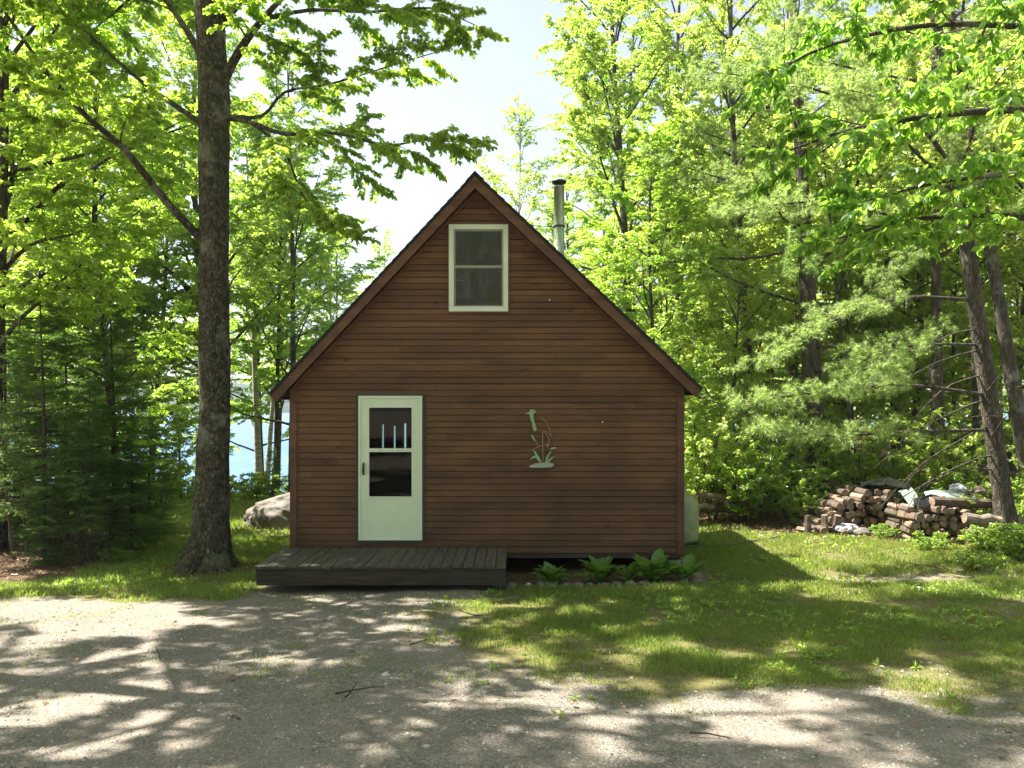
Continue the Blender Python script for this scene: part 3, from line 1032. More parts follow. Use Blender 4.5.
# tall shade tree with a high wide crown
FAM['h'] = tree('shade_maple_tree', pin(0, 7.2, -6.4), 'tall high crowned maple standing left of the drive outside the view', group='maples left of the drive', seed=18, H=16.5, r=0.19, base=6.8, R=5.4, n=20, leaf_n=24000, leaf=0.13,
                limb_kw=dict(rise=(0, 35)), kw=dict(sec=6, ter=4, sec_len=.42))
S = [  # form, px, Y, rotation, scale, label
    ('b', 690, 27, 1.3, 1.05, 'broad pale maple behind the right roof slope'),
    ('c', 668, 17.8, 2.1, 0.62, 'low bushy maple by the right back corner of the cabin'),
    ('a', 850, 24, 3.4, 1.02, 'tall maple rising behind the firewood heap'),
    ('a', 912, 24.5, 0.7, 0.95, 'dark stemmed maple behind the firewood, left of the straight dark trunk'),
    ('b', 1060, 17.5, 4.4, 0.95, 'tall maple at the right edge beyond the leaning trunks'),
    ('c', 1010, 25, 5.1, 1.25, 'leafy maple deep in the woods behind the leaning trunks'),
    ('c', 790, 31, 0.4, 1.35, 'distant bright maple behind the thick pine trunk'),
    ('b', 905, 34, 2.6, 1.0, 'distant maple deep in the right woods above the grey tarp'),
    ('a', 610, 36, 5.0, 0.95, 'distant maple seen past the stove pipe to its right'),
    ('d', 725, 40, 1.0, 1.3, 'farthest maple in the gap right of the cabin'),
    ('c', 122, 15.4, 2.9, 0.72, 'bright leafy maple spreading over the dark spruces, left of the birch trunk'),
    ('b', 105, 25, 0.9, 0.78, 'maple on the shore, behind the spruce thicket'),
    ('d', 20, 23, 3.0, 1.05, 'shore maple at the far left beyond the forked limbs'),
    ('c', 262, 31, 4.0, 0.95, 'leafy maple at the water just above the white birch stems'),
    ('c', 150, 24.0, 5.4, 0.82, 'low spreading maple with lake glinting under it, left of the birch trunk'),
    ('a', -120, 19, 2.2, 0.9, 'maple beyond the left frame edge'),
    ('a', 560, 33, 2.2, 0.85, 'distant maple hidden low behind the cabin roof'),
    ('b', 980, 31, 1.1, 1.0, 'distant maple behind the gap of the two leaning trunks'),
    ('c', 1090, 23, 4.1, 1.2, 'maple beyond the right frame edge'),
    ('a', 825, 44, 5.9, 1.1, 'farthest maple above the firewood heap'),
    ('b', 1060, 42, 0.3, 1.1, 'farthest maple at the right edge'),
    ('c', 940, 50, 3.3, 1.7, 'farthest maple behind the straight dark trunk'),
    ('b', 660, 50, 4.6, 1.1, 'farthest maple just above the right eave'),
    ('c', 30, 28, 2.0, 1.1, 'maple low at the shore on the far left'),
    ('u', 660, 22.5, 1.0, 1.25, 'young maple showing just above the right eave'),
    ('u', 790, 23.0, 2.0, 1.25, 'young maple in the shade left of the thick pine'),
    ('u', 850, 21.0, 3.0, 1.05, 'young maple right of the thick pine'),
    ('u', 895, 24.0, 4.0, 1.3, 'young maple behind the slim dark stem'),
    ('u', 960, 22.0, 5.0, 1.2, 'young maple behind the leaning pine'),
    ('u', 1030, 19.5, 0.5, 1.1, 'young maple at the right edge behind the mottled trunk'),
    ('u', 1010, 28.0, 1.5, 1.5, 'young maple deep in the woods at right'),
    ('u', 920, 31.0, 2.6, 1.6, 'young maple deep in the woods, centre right'),
    ('u', 840, 33.0, 3.7, 1.6, 'young maple deep in the woods above the woodpile'),
    ('u', 755, 33.0, 4.8, 1.6, 'young maple deep in the woods above the rails'),
    ('u', 700, 30.0, 5.9, 1.5, 'young maple deep in the woods right of the eave'),
    ('u', 1080, 34.0, .9, 1.7, 'young maple deep in the woods past the right edge'),
    ('d', 220, 24.0, 4.6, 1.15, 'wide leafy maple directly behind the big birch trunk'),
    ('a', 715, 33, 1.7, 1.0, 'distant maple just left of the dark straight trunk'),
    ('b', 770, 38, 2.7, 1.0, 'distant maple right of the dark straight trunk'),
    ('a', 880, 41, 0.9, 1.05, 'far maple between the pine and the straight dark trunk'),
    ('c', 645, 29, 2.9, 1.2, 'rounded maple low over the right roof slope'),
    ('b', 1000, 52, 2.0, 1.2, 'far maple at right behind all others'),
    ('a', 740, 55, 3.9, 1.3, 'far maple at the back of the woods above the rails'),
    ('a', 865, 60, 4.9, 1.4, 'far maple at the back of the woods above the woodpile'),
    ('b', 940, 66, 5.9, 1.4, 'far maple at the back of the woods at right'),
    ('d', 276, 29.5, 2.2, 0.95, 'leafy maple on the shore directly above the lake gap beside the left eave'),
    ('c', 292, 24.5, 1.1, 0.98, 'airy maple between the big birch trunk and the left roof slope'),
    ('a', 330, 34, 2.7, 0.72, 'pale distant maple seen low past the left eave'),
    ('u', 30, 19.5, 1.9, 1.0, 'young maple behind the left thicket at the edge'),
    ('u', 100, 21.0, 2.9, 1.05, 'young maple behind the dense dark spruce'),
    ('u', 60, 25.0, 3.9, 1.3, 'young maple at the shore behind the thicket'),
    ('u', 180, 29.0, 4.4, 1.0, 'young maple leaning over the water left of the birch trunk'),
]
for f, px, Yd, rz_, sc, lab in S:
    copy_thing(FAM[f], pin(px, Yd), rz_, sc, lab)
copy_thing(FAM['e'], pin(338, 29), 2.0, 0.86, 'slender leaning young poplar left of the cabin roof', cat='tree').rotation_euler = (0.0, 0.05, 2.0)
copy_thing(FAM['e'], pin(385, 33), 4.0, 0.9, 'pale thin poplar farthest left of the roof peak', cat='tree')
copy_thing(FAM['e'], pin(488, 29), 1.0, 0.98, 'thin poplar just left of the pipe poplar behind the peak', cat='tree')

# trees that stand just outside the view and shade the drive
for f, x, Yd, rz_, sc in (('h', -5.6, 4.0, 1.0, .95), ('h', -10.2, 6.6, 4.0, 1.0), ('a', -13.0, 9.5, 0.2, 0.95)):
    copy_thing(FAM[f], pin(0, Yd, x), rz_, sc, 'shade maple standing left of the drive outside the view', 'maples left of the drive')
for f, x, Yd, rz_, sc in (('b', 6.8, -1.5, 1, .9), ('a', 9.6, 2.2, 2, .9), ('b', 2.2, -5.5, 3, 1.0), ('a', -3.2, -6, 4, 1.0), ('d', -8.2, -2.5, 5, 1.2), ('a', -7, -9, 1, 1.0), ('b', -1.5, -12, 2, 1.0), ('a', 4, -9, 3, .95), ('b', 9.5, -7, 4, 1.0), ('c', -12, -5, 5, 1.3), ('c', 2.0, -17, 2, 1.4)):  # unseen trees added around the viewer: window reflections, less skylight on the drive
    copy_thing(FAM[f], pin(0, Yd, x), rz_, sc, 'unseen maple added behind the viewer for reflections and less skylight', 'unseen maples added behind the viewer')


# the woods far behind, one mass of leaves and stems
rng = np.random.default_rng(404)
fw = Geo()
N = 52000
x = rng.uniform(-2, 78, N)
y = 68 + rng.uniform(0, 16, N) + .1 * x
cl = fbm(x * .35, y * .35, 8, 3)
z = gz(x, y) + (rng.uniform(0, 1, N) ** .8) * (9 + 9 * cl)
keep = fbm(x * .8 + z * .3, z * .8 + y * .2, 21, 3) > .43
x, y, z = x[keep], y[keep], z[keep]
tan_ = nrm(np.stack([rng.normal(0, 1, len(x)), rng.normal(0, 1, len(x)), rng.normal(0, .3, len(x))], -1))
V, Fq = leaf_quads(rng, np.stack([x, y, z], -1), tan_, .42, .7, .3, .6)
fw.add(V, Fq, 0)
for q in range(70):
    xq = rng.uniform(0, 75)
    yq = 67 + rng.uniform(0, 14) + .1 * xq
    zq = float(gz(xq, yq))
    fw.tube([(xq, yq, zq - .2), (xq + rng.normal(0, .4), yq, zq + 6), (xq + rng.normal(0, .8), yq, zq + 13)], [.16, .11, .04], 6, 1)
tag(put('far_woods', fw, [M['leaf_maple'], M['bark_maple']]), 'bright green woods far behind the trees at right', 'woods', kind='stuff')


# ---- white birches by the water
def pole_trunk(px0, py0, px1, py1, Yd, top, k=14):
    a, b = P(px0, py0, Yd), P(px1, py1, Yd)
    d = (b - a) / (b[2] - a[2])
    z = np.linspace(a[2] - .2, top, k)
    return a[None] + d[None] * (z - a[2])[:, None]


for (p0, p1, Yd, rr_, seed, bk, lab) in (
        ((259, 480), (256, 400), 26.5, 0.135, 51, 'bark_white', 'thick white birch trunk at the lake shore, left one of the pair'),
        ((267, 480), (273, 400), 27.2, 0.095, 52, 'bark_white', 'thinner white birch at the lake shore, leaning right beside the thick one'),
        ((275, 490), (277, 400), 26.0, 0.095, 53, 'bark_maple', 'dark thin trunk right of the white birches at the shore')):
    t_ = pole_trunk(p0[0], p0[1], p1[0], p1[1], Yd, 11.0)
    b0 = t_[0].copy()
    b0[2] = float(gz(b0[0], b0[1]))
    tree('birch_tree' if bk == 'bark_white' else 'cherry_tree', b0, lab, seed=seed, H=11, r=rr_, base=4.4, R=2.3, n=14, leaf_n=9000, leaf=0.09, barkm=bk, leafm='leaf_birch', trunk_pts=t_, flare=0.2)

# ---- stems in the right-hand woods
t_ = pole_trunk(1006, 522, 968, 250, 13.6, 14.5, 22)
b0 = np.array([t_[0][0], t_[0][1], float(gz(t_[0][0], t_[0][1]))])


def pine(name, loc, tpts, r, label, seed, limbs_az, z0, z1, n, R, tufts, dead=(), rise=(-5, 18), needle=0.11, per=30, hand=()):
    rng = np.random.default_rng(seed)
    root = empty(name, loc, label, 'tree')
    tg, cg = Geo(), Geo()
    tg.tube(tpts, r * (1 - .8 * np.linspace(0, 1, len(tpts))), 14, rough=0.08, seed=seed, flare=0.25)
    limbs = auto_limbs(rng, tpts, z0, z1, n, R, rise=rise, up=(-0.15, 0.25), az0=limbs_az[0], az_span=limbs_az[1], r0=0.045, low=0.9)
    A, Tn = [], []
    limbs = list(hand) + limbs
    for il, (pts, r0) in enumerate(limbs):
        tg.tube(pts, np.linspace(r0, .008, len(pts)), 6, cap=False)
        nq = 26 if il < len(hand) else 15
        for q in range(nq):
            t = 0.28 + 0.72 * (q + rng.uniform(0, 1)) / nq
            st, tgn = at_path(pts, min(t, .999))
            ang = math.radians(rng.uniform(25, 65)) * (1 if q % 2 else -1)
            c, s = math.cos(ang), math.sin(ang)
            d = np.array([tgn[0] * c - tgn[1] * s, tgn[0] * s + tgn[1] * c, tgn[2] * .5 + rng.normal(.02, .16)])
            p2 = limb_path(rng, st, d, rng.uniform(.35, 1.15) * (1.25 - .7 * t), 5, .15, .1)
            cg.tube(p2, np.linspace(.007, .003, len(p2)), 3, 1, cap=False)
            for t2 in rng.uniform(0.25, 1, 16):
                q_, tq = at_path(p2, min(t2, .999))
                A.append(q_ + rng.normal(0, .05, 3))
                Tn.append(nrm(tq + rng.normal(0, .45, 3)))
    A, Tn = np.array(A), np.array(Tn)
    if len(A) > tufts:
        ii = rng.choice(len(A), tufts, replace=False)
        A, Tn = A[ii], Tn[ii]
    n_ = len(A) * per
    pos = np.repeat(A, per, 0)
    d = nrm(np.repeat(Tn, per, 0) * 0.7 + rng.normal(0, .5, (n_, 3)))
    L = rng.uniform(.6, 1.15, (n_, 1)) * needle
    s = nrm(np.cross(d, rng.normal(0, 1, (n_, 3)))) * 0.0036
    V = np.stack([pos - s, pos + s, pos + d * L + np.array([0, 0, -.012])], 1).reshape(-1, 3)
    cg.add(V, np.arange(n_ * 3).reshape(-1, 3), 0)
    for pts, r0 in dead:
        tg.tube(pts, np.linspace(r0, .006, len(pts)), 5, cap=False)
    put('trunk', tg, M['bark_pine'], root, True)
    put('crown', cg, [M['needle_pine'], M['twig']], root)
    return root


rng = np.random.default_rng(8)
dead = []
for (a, b) in (((985, 400), (860, 440)), ((990, 425), (865, 470)), ((982, 375), (880, 405)), ((996, 455), (890, 490)), ((978, 330), (900, 345)), ((990, 440), (1015, 420)), ((985, 395), (1012, 380)), ((993, 470), (930, 480)), ((980, 350), (915, 385))):
    p0, p1 = P(a[0], a[1], 13.6), P(b[0], b[1], 12.6)
    dead.append((limb_path(rng, p0, p1 - p0 + np.array([0, 0, .35]), np.linalg.norm(p1 - p0), 7, -0.5, .05), 0.018))
    for q in range(4):
        st, tq = at_path(dead[-1][0], rng.uniform(.3, .95))
        dead.append((limb_path(rng, st, tq + rng.normal(0, .6, 3), rng.uniform(.25, .6), 3, -.2, .1), .006))
pine('pine_tree', b0, t_, 0.165, 'leaning pine with dead lower branches behind the firewood stack at right', 61, (PI * 1.08, 2.2), 5.6, 11.5, 9, 3.0, 5600, dead, hand=[
    (LP((972, 300, 13.6), (900, 298, 13.0), (830, 322, 12.6), (765, 362, 12.3)), .035),
    (LP((985, 395, 13.6), (905, 385, 12.8), (820, 392, 12.3), (745, 402, 12.0)), .035),
    (LP((990, 430, 13.6), (900, 432, 12.6), (830, 436, 12.1), (760, 428, 11.8)), .03),
    (LP((966, 245, 13.6), (890, 215, 13.0), (810, 202, 12.5), (728, 212, 12.0)), .035),
    (LP((962, 200, 13.6), (880, 120, 13.0), (800, 85, 12.5), (712, 72, 12.0)), .035),
    (LP((962, 180, 13.6), (905, 110, 12.8), (850, 90, 12.0)), .03),
    (LP((970, 262, 13.6), (1010, 228, 12.8), (1060, 215, 12.0)), .03),
    (LP((978, 345, 13.6), (930, 345, 12.9), (880, 362, 12.3), (840, 385, 11.9)), .025)])
t_ = pole_trunk(818, 500, 815, 440, 18.3, 14, 22)
b0 = np.array([t_[0][0], t_[0][1], float(gz(t_[0][0], t_[0][1]))])
pine('pine_tree', b0, t_, 0.25, 'thick white pine trunk with pale soft boughs left of the firewood heap', 62, (PI * 1.30, 3.4), 2.9, 12.0, 20, 4.0, 4300, rise=(-14, 10))

for (p0, p1, Yd, rr_, seed, lab, lean_top) in (
        ((1032, 500), (994, 270), 15.4, 0.16, 71, 'mottled leaning maple just right of the leaning pine', 13),
        ((938, 505), (936, 290), 18.0, 0.16, 72, 'straight dark maple trunk left of the leaning pine', 13),
        ((905, 500), (893, 350), 21.0, 0.11, 73, 'slim dark stem behind the green tarp', 12),
        ((770, 500), (769, 220), 25.0, 0.19, 74, 'dark straight trunk showing through leaves above the lawn edge', 14),
        ((858, 500), (850, 420), 19.0, 0.07, 75, 'slim sapling stem right of the thick pine', 9),
        ((978, 500), (975, 380), 19.0, 0.09, 76, 'slim dark stem between the two leaning trunks', 11)):
    t_ = pole_trunk(p0[0], p0[1], p1[0], p1[1], Yd, lean_top, 20)
    b0 = np.array([t_[0][0], t_[0][1], float(gz(t_[0][0], t_[0][1]))])
    tree('maple_tree', b0, lab, seed=seed, H=lean_top, r=rr_, base=3.6 + rr_ * 10, R=2.7, n=14, leaf_n=15000, leaf=0.10, trunk_pts=t_, flare=0.2)

# ---- beech at the right, its trunk outside the frame, boughs hanging into view
bx = pin(0, 6.6, 6.9)
beech_limbs = [
    (LP((1350, 170, 6.6), (1180, 120, 6.5), (1040, 110, 6.4), (940, 115, 6.3), (850, 130, 6.2), (790, 150, 6.2)), .05),
    (LP((1350, 230, 6.6), (1180, 190, 6.2), (1040, 175, 6.0), (950, 180, 5.9), (870, 200, 5.8)), .045),
    (LP((1350, 280, 6.6), (1200, 250, 6.5), (1080, 225, 6.4), (980, 215, 6.3), (900, 222, 6.2), (840, 238, 6.1)), .045),
    (LP((1350, 120, 6.6), (1180, 60, 6.8), (1050, 30, 7.0), (930, 25, 7.1), (830, 45, 7.2), (770, 75, 7.2)), .05),
    (LP((1350, 60, 6.6), (1200, 0, 6.6), (1060, -30, 6.6), (950, -40, 6.5), (860, -30, 6.4)), .05),
]
beech = empty('beech_tree', bx, 'beech whose large green leaves hang into the upper right corner', 'tree')
tg, cg = Geo(), Geo()
tpz = np.linspace(bx[2] - .1, 12, 20)
tps = np.stack([bx[0] + 0 * tpz, bx[1] + 0.1 * np.sin(tpz), tpz], -1)
tg.tube(tps, 0.2 * (1 - .8 * np.linspace(0, 1, 20)), 12, flare=.3, seed=3)
rngb = np.random.default_rng(31)
foliage(rngb, beech_limbs, 9500, 0.075, tg, cg, sec=9, ter=4, t0=.35, six=True, droop=0.7, tilt=.85, ratio=0.6, sec_len=.34, min_sec=.45)
foliage(rngb, auto_limbs(rngb, tps, 7.0, 11.5, 9, 3.0, r0=.05), 4500, .10, tg, cg)
put('trunk', tg, M['bark_maple'], beech, True)
put('crown', cg, [M['leaf_beech'], M['twig']], beech)


# ---- spruces and hemlocks at the left
def spruce(name, loc, label, seed, H, r, z0, R, dens=1.0, bare=0.0, group=None):
    rng = np.random.default_rng(seed)
    root = empty(name, loc, label, 'tree', group)
    tg, cg = Geo(), Geo()
    tz = np.linspace(-.1, H, 14)
    tp_ = np.stack([loc[0] + .04 * np.sin(tz), loc[1] + 0 * tz, loc[2] + tz], -1)
    tg.tube(tp_, r * (1 - .9 * np.linspace(0, 1, 14)), 8, rough=.05, seed=seed, flare=.2)
    A, B = [], []
    z = z0
    while z < H - .1:
        f = (z - z0) / (H - z0)
        for q in range(rng.integers(4, 6)):
            a = rng.uniform(0, 2 * PI)
            L = R * (1 - f) ** .8 * rng.uniform(.65, 1.1) + .12
            d = np.array([math.cos(a), math.sin(a), .12 - .25 * (1 - f)])
            p = limb_path(rng, (loc[0], loc[1], loc[2] + z + rng.normal(0, .05)), d, L, 6, .18, .05)
            tg.tube(p, np.linspace(.014 * (1 - f) + .004, .003, 7), 3, cap=False)
            for k_ in range(int(14 * dens * (0.5 + L / 2))):
                t = .12 + .88 * rng.uniform(0, 1)
                st, tq = at_path(p, min(t, .999))
                sg = 1 if k_ % 2 else -1
                ang = math.radians(rng.uniform(35, 65)) * sg
                c, s = math.cos(ang), math.sin(ang)
                d2 = np.array([tq[0] * c - tq[1] * s, tq[0] * s + tq[1] * c, tq[2] + rng.normal(-.08, .12)])
                p2 = limb_path(rng, st, d2, (.12 + .35 * L * (1 - t)) * rng.uniform(.7, 1.2), 3, -.2, .08)
                A.append(p2[:-1])
                B.append(p2[1:])
            A.append(p[1:-1])
            B.append(p[2:])
        z += rng.uniform(.13, .24)
    if bare > 0:
        for q in range(16):
            a = rng.uniform(0, 2 * PI)
            zb = loc[2] + rng.uniform(.15, z0 + .4)
            p = limb_path(rng, (loc[0], loc[1], zb), np.array([math.cos(a), math.sin(a), -.1]), rng.uniform(.3, .9) * bare, 4, -.3, .1)
            tg.tube(p, np.linspace(.007, .002, 5), 3, cap=False)
    A, B = np.vstack(A), np.vstack(B)
    Ls = np.linalg.norm(B - A, axis=1)
    n_ = int(Ls.sum() * 150)
    idx = rng.choice(len(A), n_, p=Ls / Ls.sum())
    u = rng.uniform(0, 1, (n_, 1))
    V, Fq = leaf_quads(rng, A[idx] * (1 - u) + B[idx] * u, nrm(B - A)[idx], .05, .26, .1, .45)
    cg.add(V, Fq, 0)
    put('trunk', tg, M['bark_spruce'], root, True)
    put('crown', cg, [M['needle_spruce'], M['twig']], root)
    return root


SP = spruce('spruce_tree', pin(112, 13.6), 'dense dark spruce nearest the lawn, left of the birch', 81, 4.2, .06, .2, 1.5, 1.3)
SP2 = spruce('spruce_tree', pin(42, 12.6), 'taller spruce with bare lower stem near the left edge', 82, 4.5, .05, .9, 1.3, 1.1, 1.0)
for base_, px, Yd, rz_, sc, lab in (
        (SP, 66, 15.0, 1.2, 1.0, 'dark spruce in the middle of the left thicket'),
        (SP, 18, 14.6, 4.2, .98, 'full dark spruce standing behind the others at far left'),
        (SP2, 5, 13.4, 2.1, .95, 'spruce cut off by the left edge with dead twigs below'),
        (SP2, 88, 12.3, 4.0, .62, 'short spruce with a thin bare stem at the front of the thicket'),
        (SP, 150, 16.5, 3.3, .55, 'small dark spruce at the back edge of the thicket by the lawn'),
        (SP, 272, 25.0, 0.8, .38, 'tiny spruce at the lake shore beside the dark trunk'),
        (SP, 45, 12.0, 5.0, .34, 'knee high spruce seedling at the front left of the thicket'),
        (SP, 132, 12.9, 2.7, .45, 'low dark spruce brush next to the birch base')):
    copy_thing(base_, pin(px, Yd), rz_, sc, lab)
# bare dead saplings in the thicket
DS = None
for px, Yd, h_, lab in ((15, 12.5, 2.6, 'leftmost'), (28, 13.0, 3.0, 'second from the left'), (66, 12.9, 2.4, 'leaning middle'), (80, 13.2, 2.9, 'tallest right hand')):
    r_ = np.random.default_rng(px)
    l0 = pin(px, Yd)
    g = Geo()
    p = limb_path(r_, l0 - np.array([0, 0, .1]), np.array([r_.normal(0, .08), r_.normal(0, .05), 1]), h_, 10, 0, .03)
    g.tube(p, np.linspace(.03, .008, 11), 6, cap=False)
    for q in range(14):
        st, tq = at_path(p, r_.uniform(.1, .95))
        a = r_.uniform(0, 2 * PI)
        g.tube(limb_path(r_, st, np.array([math.cos(a), math.sin(a), .1]), r_.uniform(.2, .7), 4, -.3, .1), np.linspace(.006, .002, 5), 3, cap=False)
    tag(put('dead_sapling', g, M['dead_twig'], origin=tuple(l0)), lab + ' bare dead sapling among the left spruces', 'dead tree', 'dead saplings in the left thicket')


# ---- shrubs
def shrub(name, loc, label, seed, H, R, leaf_n, leaf, leafm='leaf_shrub', stems=9, cat='shrub', six=False):
    rng = np.random.default_rng(seed)
    root = empty(name, loc, label, cat)
    tg, cg = Geo(), Geo()
    limbs = []
    for q in range(stems):
        a = q * 2.4 + rng.normal(0, .3)
        sp_ = rng.uniform(.2, 1.0) * R / H
        limbs.append((limb_path(rng, np.asarray(loc) + np.array([.06 * math.cos(a), .06 * math.sin(a), -.03]), np.array([math.cos(a) * sp_, math.sin(a) * sp_, 1]), H * rng.uniform(.65, 1.1), 6, -.4, .08), .014))
    foliage(rng, limbs, leaf_n, leaf, tg, cg, sec=8, ter=4, t0=.15, min_sec=R * .35, sec_len=.4, ter_min=.15, six=six)
    put('stem', tg, M['twig'], root)
    put('foliage', cg, [M[leafm], M['twig']], root)
    return root


SH = [shrub('shrub', pin(745, 16.4), 'broad leafy shrub behind the fallen rails at the lawn edge', 91, 1.7, 1.1, 5200, .085),
      shrub('shrub', pin(255, 24.8), 'low yellow green shoreline bush at the foot of the white birches', 92, 1.0, 1.0, 3600, .075),
      shrub('sapling', pin(712, 17.2), 'maple sapling beside the propane tank', 93, 2.6, 1.1, 4600, .09, 'leaf_maple', 6, 'sapling')]
for i, px, Yd, rz_, sc, lab in (
        (0, 790, 16.8, 1.0, .9, 'dense shrub just left of the thick pine trunk'),
        (0, 700, 19.5, 2.0, 1.3, 'tall shrub behind the propane tank'),
        (0, 770, 19.5, 3.2, 1.4, 'large shrub deep behind the fallen rails'),
        (2, 765, 17.5, 1.4, 1.0, 'sapling rising left of the pine'),
        (2, 690, 16.9, 4.4, 1.1, 'sapling at the back corner of the cabin'),
        (2, 855, 17.8, 2.4, .9, 'sapling standing behind the firewood heap'),
        (2, 915, 17.0, .5, 1.0, 'sapling rising behind the green tarp'),
        (2, 960, 16.4, 3.8, .9, 'sapling behind the second firewood stack'),
        (0, 880, 19.0, 4.1, 1.0, 'shrub in the shade behind the firewood heap'),
        (0, 950, 20.5, 5.6, 1.25, 'shrub deep in the woods behind the leaning pine'),
        (0, 1015, 15.0, .4, .75, 'bush beside the foot of the leaning pine'),
        (1, 1005, 12.6, 2.2, .62, 'low bright weed clump in front of the firewood at right'),
        (1, 975, 11.6, 5.0, .35, 'small weed clump on the lawn edge at right'),
        (1, 1040, 12.0, 3.0, .7, 'weed clump at the right edge'),
        (1, 960, 14.6, 3.9, .5, 'vine clump growing on the second firewood stack'),
        (1, 905, 14.2, 3.9, .3, 'tiny weed clump between the two firewood piles'),
        (1, 285, 25.5, .8, .9, 'shoreline bush partly hidden by the cabin corner'),
        (1, 225, 25.5, 2.8, .85, 'shoreline bush just right of the big birch trunk'),
        (1, 185, 25.0, 4.8, .95, 'shoreline bush just left of the big birch trunk'),
        (1, 150, 24.5, 1.6, 1.0, 'shoreline bush at the far edge of the back lawn'),
        (0, 165, 22.0, 1.6, .6, 'dark shrub on the back lawn near the spruce thicket'),
        (2, 160, 21.5, 5.9, 1.0, 'sapling over the water left of the birch trunk'),
        (0, 10, 14.5, 2.6, .8, 'shrub under the spruces at the left edge'),
        (0, 85, 17.0, .6, 1.0, 'shrub behind the left thicket'),
        (1, 880, 14.3, 1.9, .32, 'leafy weed tuft at the foot of the left firewood heap'),
        (1, 930, 13.2, .9, .38, 'leafy weed tuft in front of the right firewood stack'),
        (1, 985, 12.9, 4.4, .5, 'leafy weed tuft before the thick logs'),
        (2, 990, 13.9, 1.3, .42, 'small sapling growing over the right firewood stack'),
        (0, 800, 15.9, 2.2, .5, 'low shrub touching the left end of the firewood heap'),
        (1, 118, 12.2, .6, .28, 'small leafy weed at the thicket front'),
        (1, 1000, 14.0, 1.2, .5, 'weed clump at the leaning pine base')):
    copy_thing(SH[i], pin(px, Yd), rz_, sc, lab)

# ------------------------------------------------------------------ cabin
YF = 11.43                     # front siding plane
YBK = 15.75                    # back wall
XL, XR = -3.155, 2.445
ZB = 0.285                     # bottom of siding
AX, AZ = -0.52, 5.66           # roof peak
SL, SR = 1.073, 0.947          # slopes
UL = 0.215                     # vertical depth from roof surface to soffit


def roof_z(x):
    return AZ - (SL * (AX - x) if x < AX else SR * (x - AX))


cabin = empty('cabin', (0, YF, 0.0), 'small brown clapboard cabin with a steep gable and pale green door', 'cabin')
# door and window openings (x0, x1, z0, z1)
DO = (-2.185, -1.28, 0.475, 2.53)
WO = (-0.895, -0.06, 3.745, 4.96)
openings = [DO, WO]
PITCH = 0.0895


def wall_rows(geo, y_front, ops, sgn=-1, depth=0.011):
    jr = random.Random(12)
    zc = 0.3435 - PITCH * 0.5
    zc = ZB
    while zc < AZ - .235:
        brk = sorted({zc, min(zc + PITCH, AZ - .225)} | {v for o in ops for v in o[2:] if zc < v < zc + PITCH})
        for za, zb in zip(brk[:-1], brk[1:]):
            mid = (za + zb) / 2

            def xlim(z):
                zz_ = z + UL - 0.03
                l = max(XL, AX - (AZ - zz_) / SL)
                r = min(XR, AX + (AZ - zz_) / SR)
                return l, r
            cuts = sorted([(o[0], o[1]) for o in ops if o[2] - 1e-6 <= mid <= o[3] + 1e-6])
            la, ra = xlim(za)
            lb, rb = xlim(zb)
            spans = []
            cur = (la, lb)
            for c0, c1 in cuts:
                spans.append((cur, (c0, c0)))
                cur = (c1, c1)
            spans.append((cur, (ra, rb)))
            da = depth * (1 - (za - zc) / PITCH)
            db = depth * (1 - (zb - zc) / PITCH)
            if abs(za - zc) < 1e-6:
                jx = [(jr.random() * 3.4 + AX - 3.4), (jr.random() * 3.4 + AX)]
            sp2 = []
            for (l0, l1), (r0, r1) in spans:
                for j in jx:
                    if max(l0, l1) + .15 < j < min(r0, r1) - .15:
                        sp2.append(((l0, l1), (j - .003, j - .003)))
                        l0 = l1 = j + .003
                sp2.append(((l0, l1), (r0, r1)))
            for (l0, l1), (r0, r1) in sp2:
                if r0 - l0 < .01:
                    continue
                gv = .008 if abs(za - zc) < 1e-6 else 0.0
                V = [(l0, y_front + sgn * da, za + gv), (r0, y_front + sgn * da, za + gv), (r1, y_front + sgn * db, zb), (l1, y_front + sgn * db, zb),
                     (l0, y_front - sgn * .03, za + gv), (r0, y_front - sgn * .03, za + gv), (l1, y_front - sgn * .03, zb), (r1, y_front - sgn * .03, zb)]
                Fq = [(0, 1, 2, 3), (4, 5, 1, 0), (3, 2, 7, 6)]
                if sgn > 0:
                    Fq = [f[::-1] for f in Fq]
                geo.add(V, Fq)
        zc += PITCH


def side_rows(geo, xw, sgn, zt):
    z = ZB
    while z < zt - .01:
        z2 = min(z + PITCH, zt)
        x0, x1 = xw + sgn * .014, xw + sgn * .001
        V = [(x0, YF + .02, z), (x0, YBK - .02, z), (x1, YBK - .02, z2), (x1, YF + .02, z2), (xw - sgn * .03, YF + .02, z), (xw - sgn * .03, YBK - .02, z)]
        geo.add(V, [(0, 1, 2, 3), (4, 5, 1, 0)])
        z = z2


def strip_wall(geo, y0, y1, ops, grow=0.0):
    """solid wall core (gable shaped) between y0 and y1 with openings"""
    zs = sorted({ZB + .01, 2.3, AZ - .24} | {v for o in ops for v in (o[2] - grow, o[3] + grow)})
    for za, zb in zip(zs[:-1], zs[1:]):
        k = max(1, int((zb - za) / .2))
        zz_ = np.linspace(za, zb, k + 1)
        for a, b in zip(zz_[:-1], zz_[1:]):
            mid = (a + b) / 2
            l = max(XL + .01, AX - (AZ - (b + UL)) / SL)
            r = min(XR - .01, AX + (AZ - (b + UL)) / SR)
            cur = l
            for o in sorted([o for o in ops if o[2] - grow < mid < o[3] + grow]):
                geo.box((cur, y0, a), (o[0] - grow, y1, b))
                cur = o[1] + grow
            if r > cur:
                geo.box((cur, y0, a), (r, y1, b))


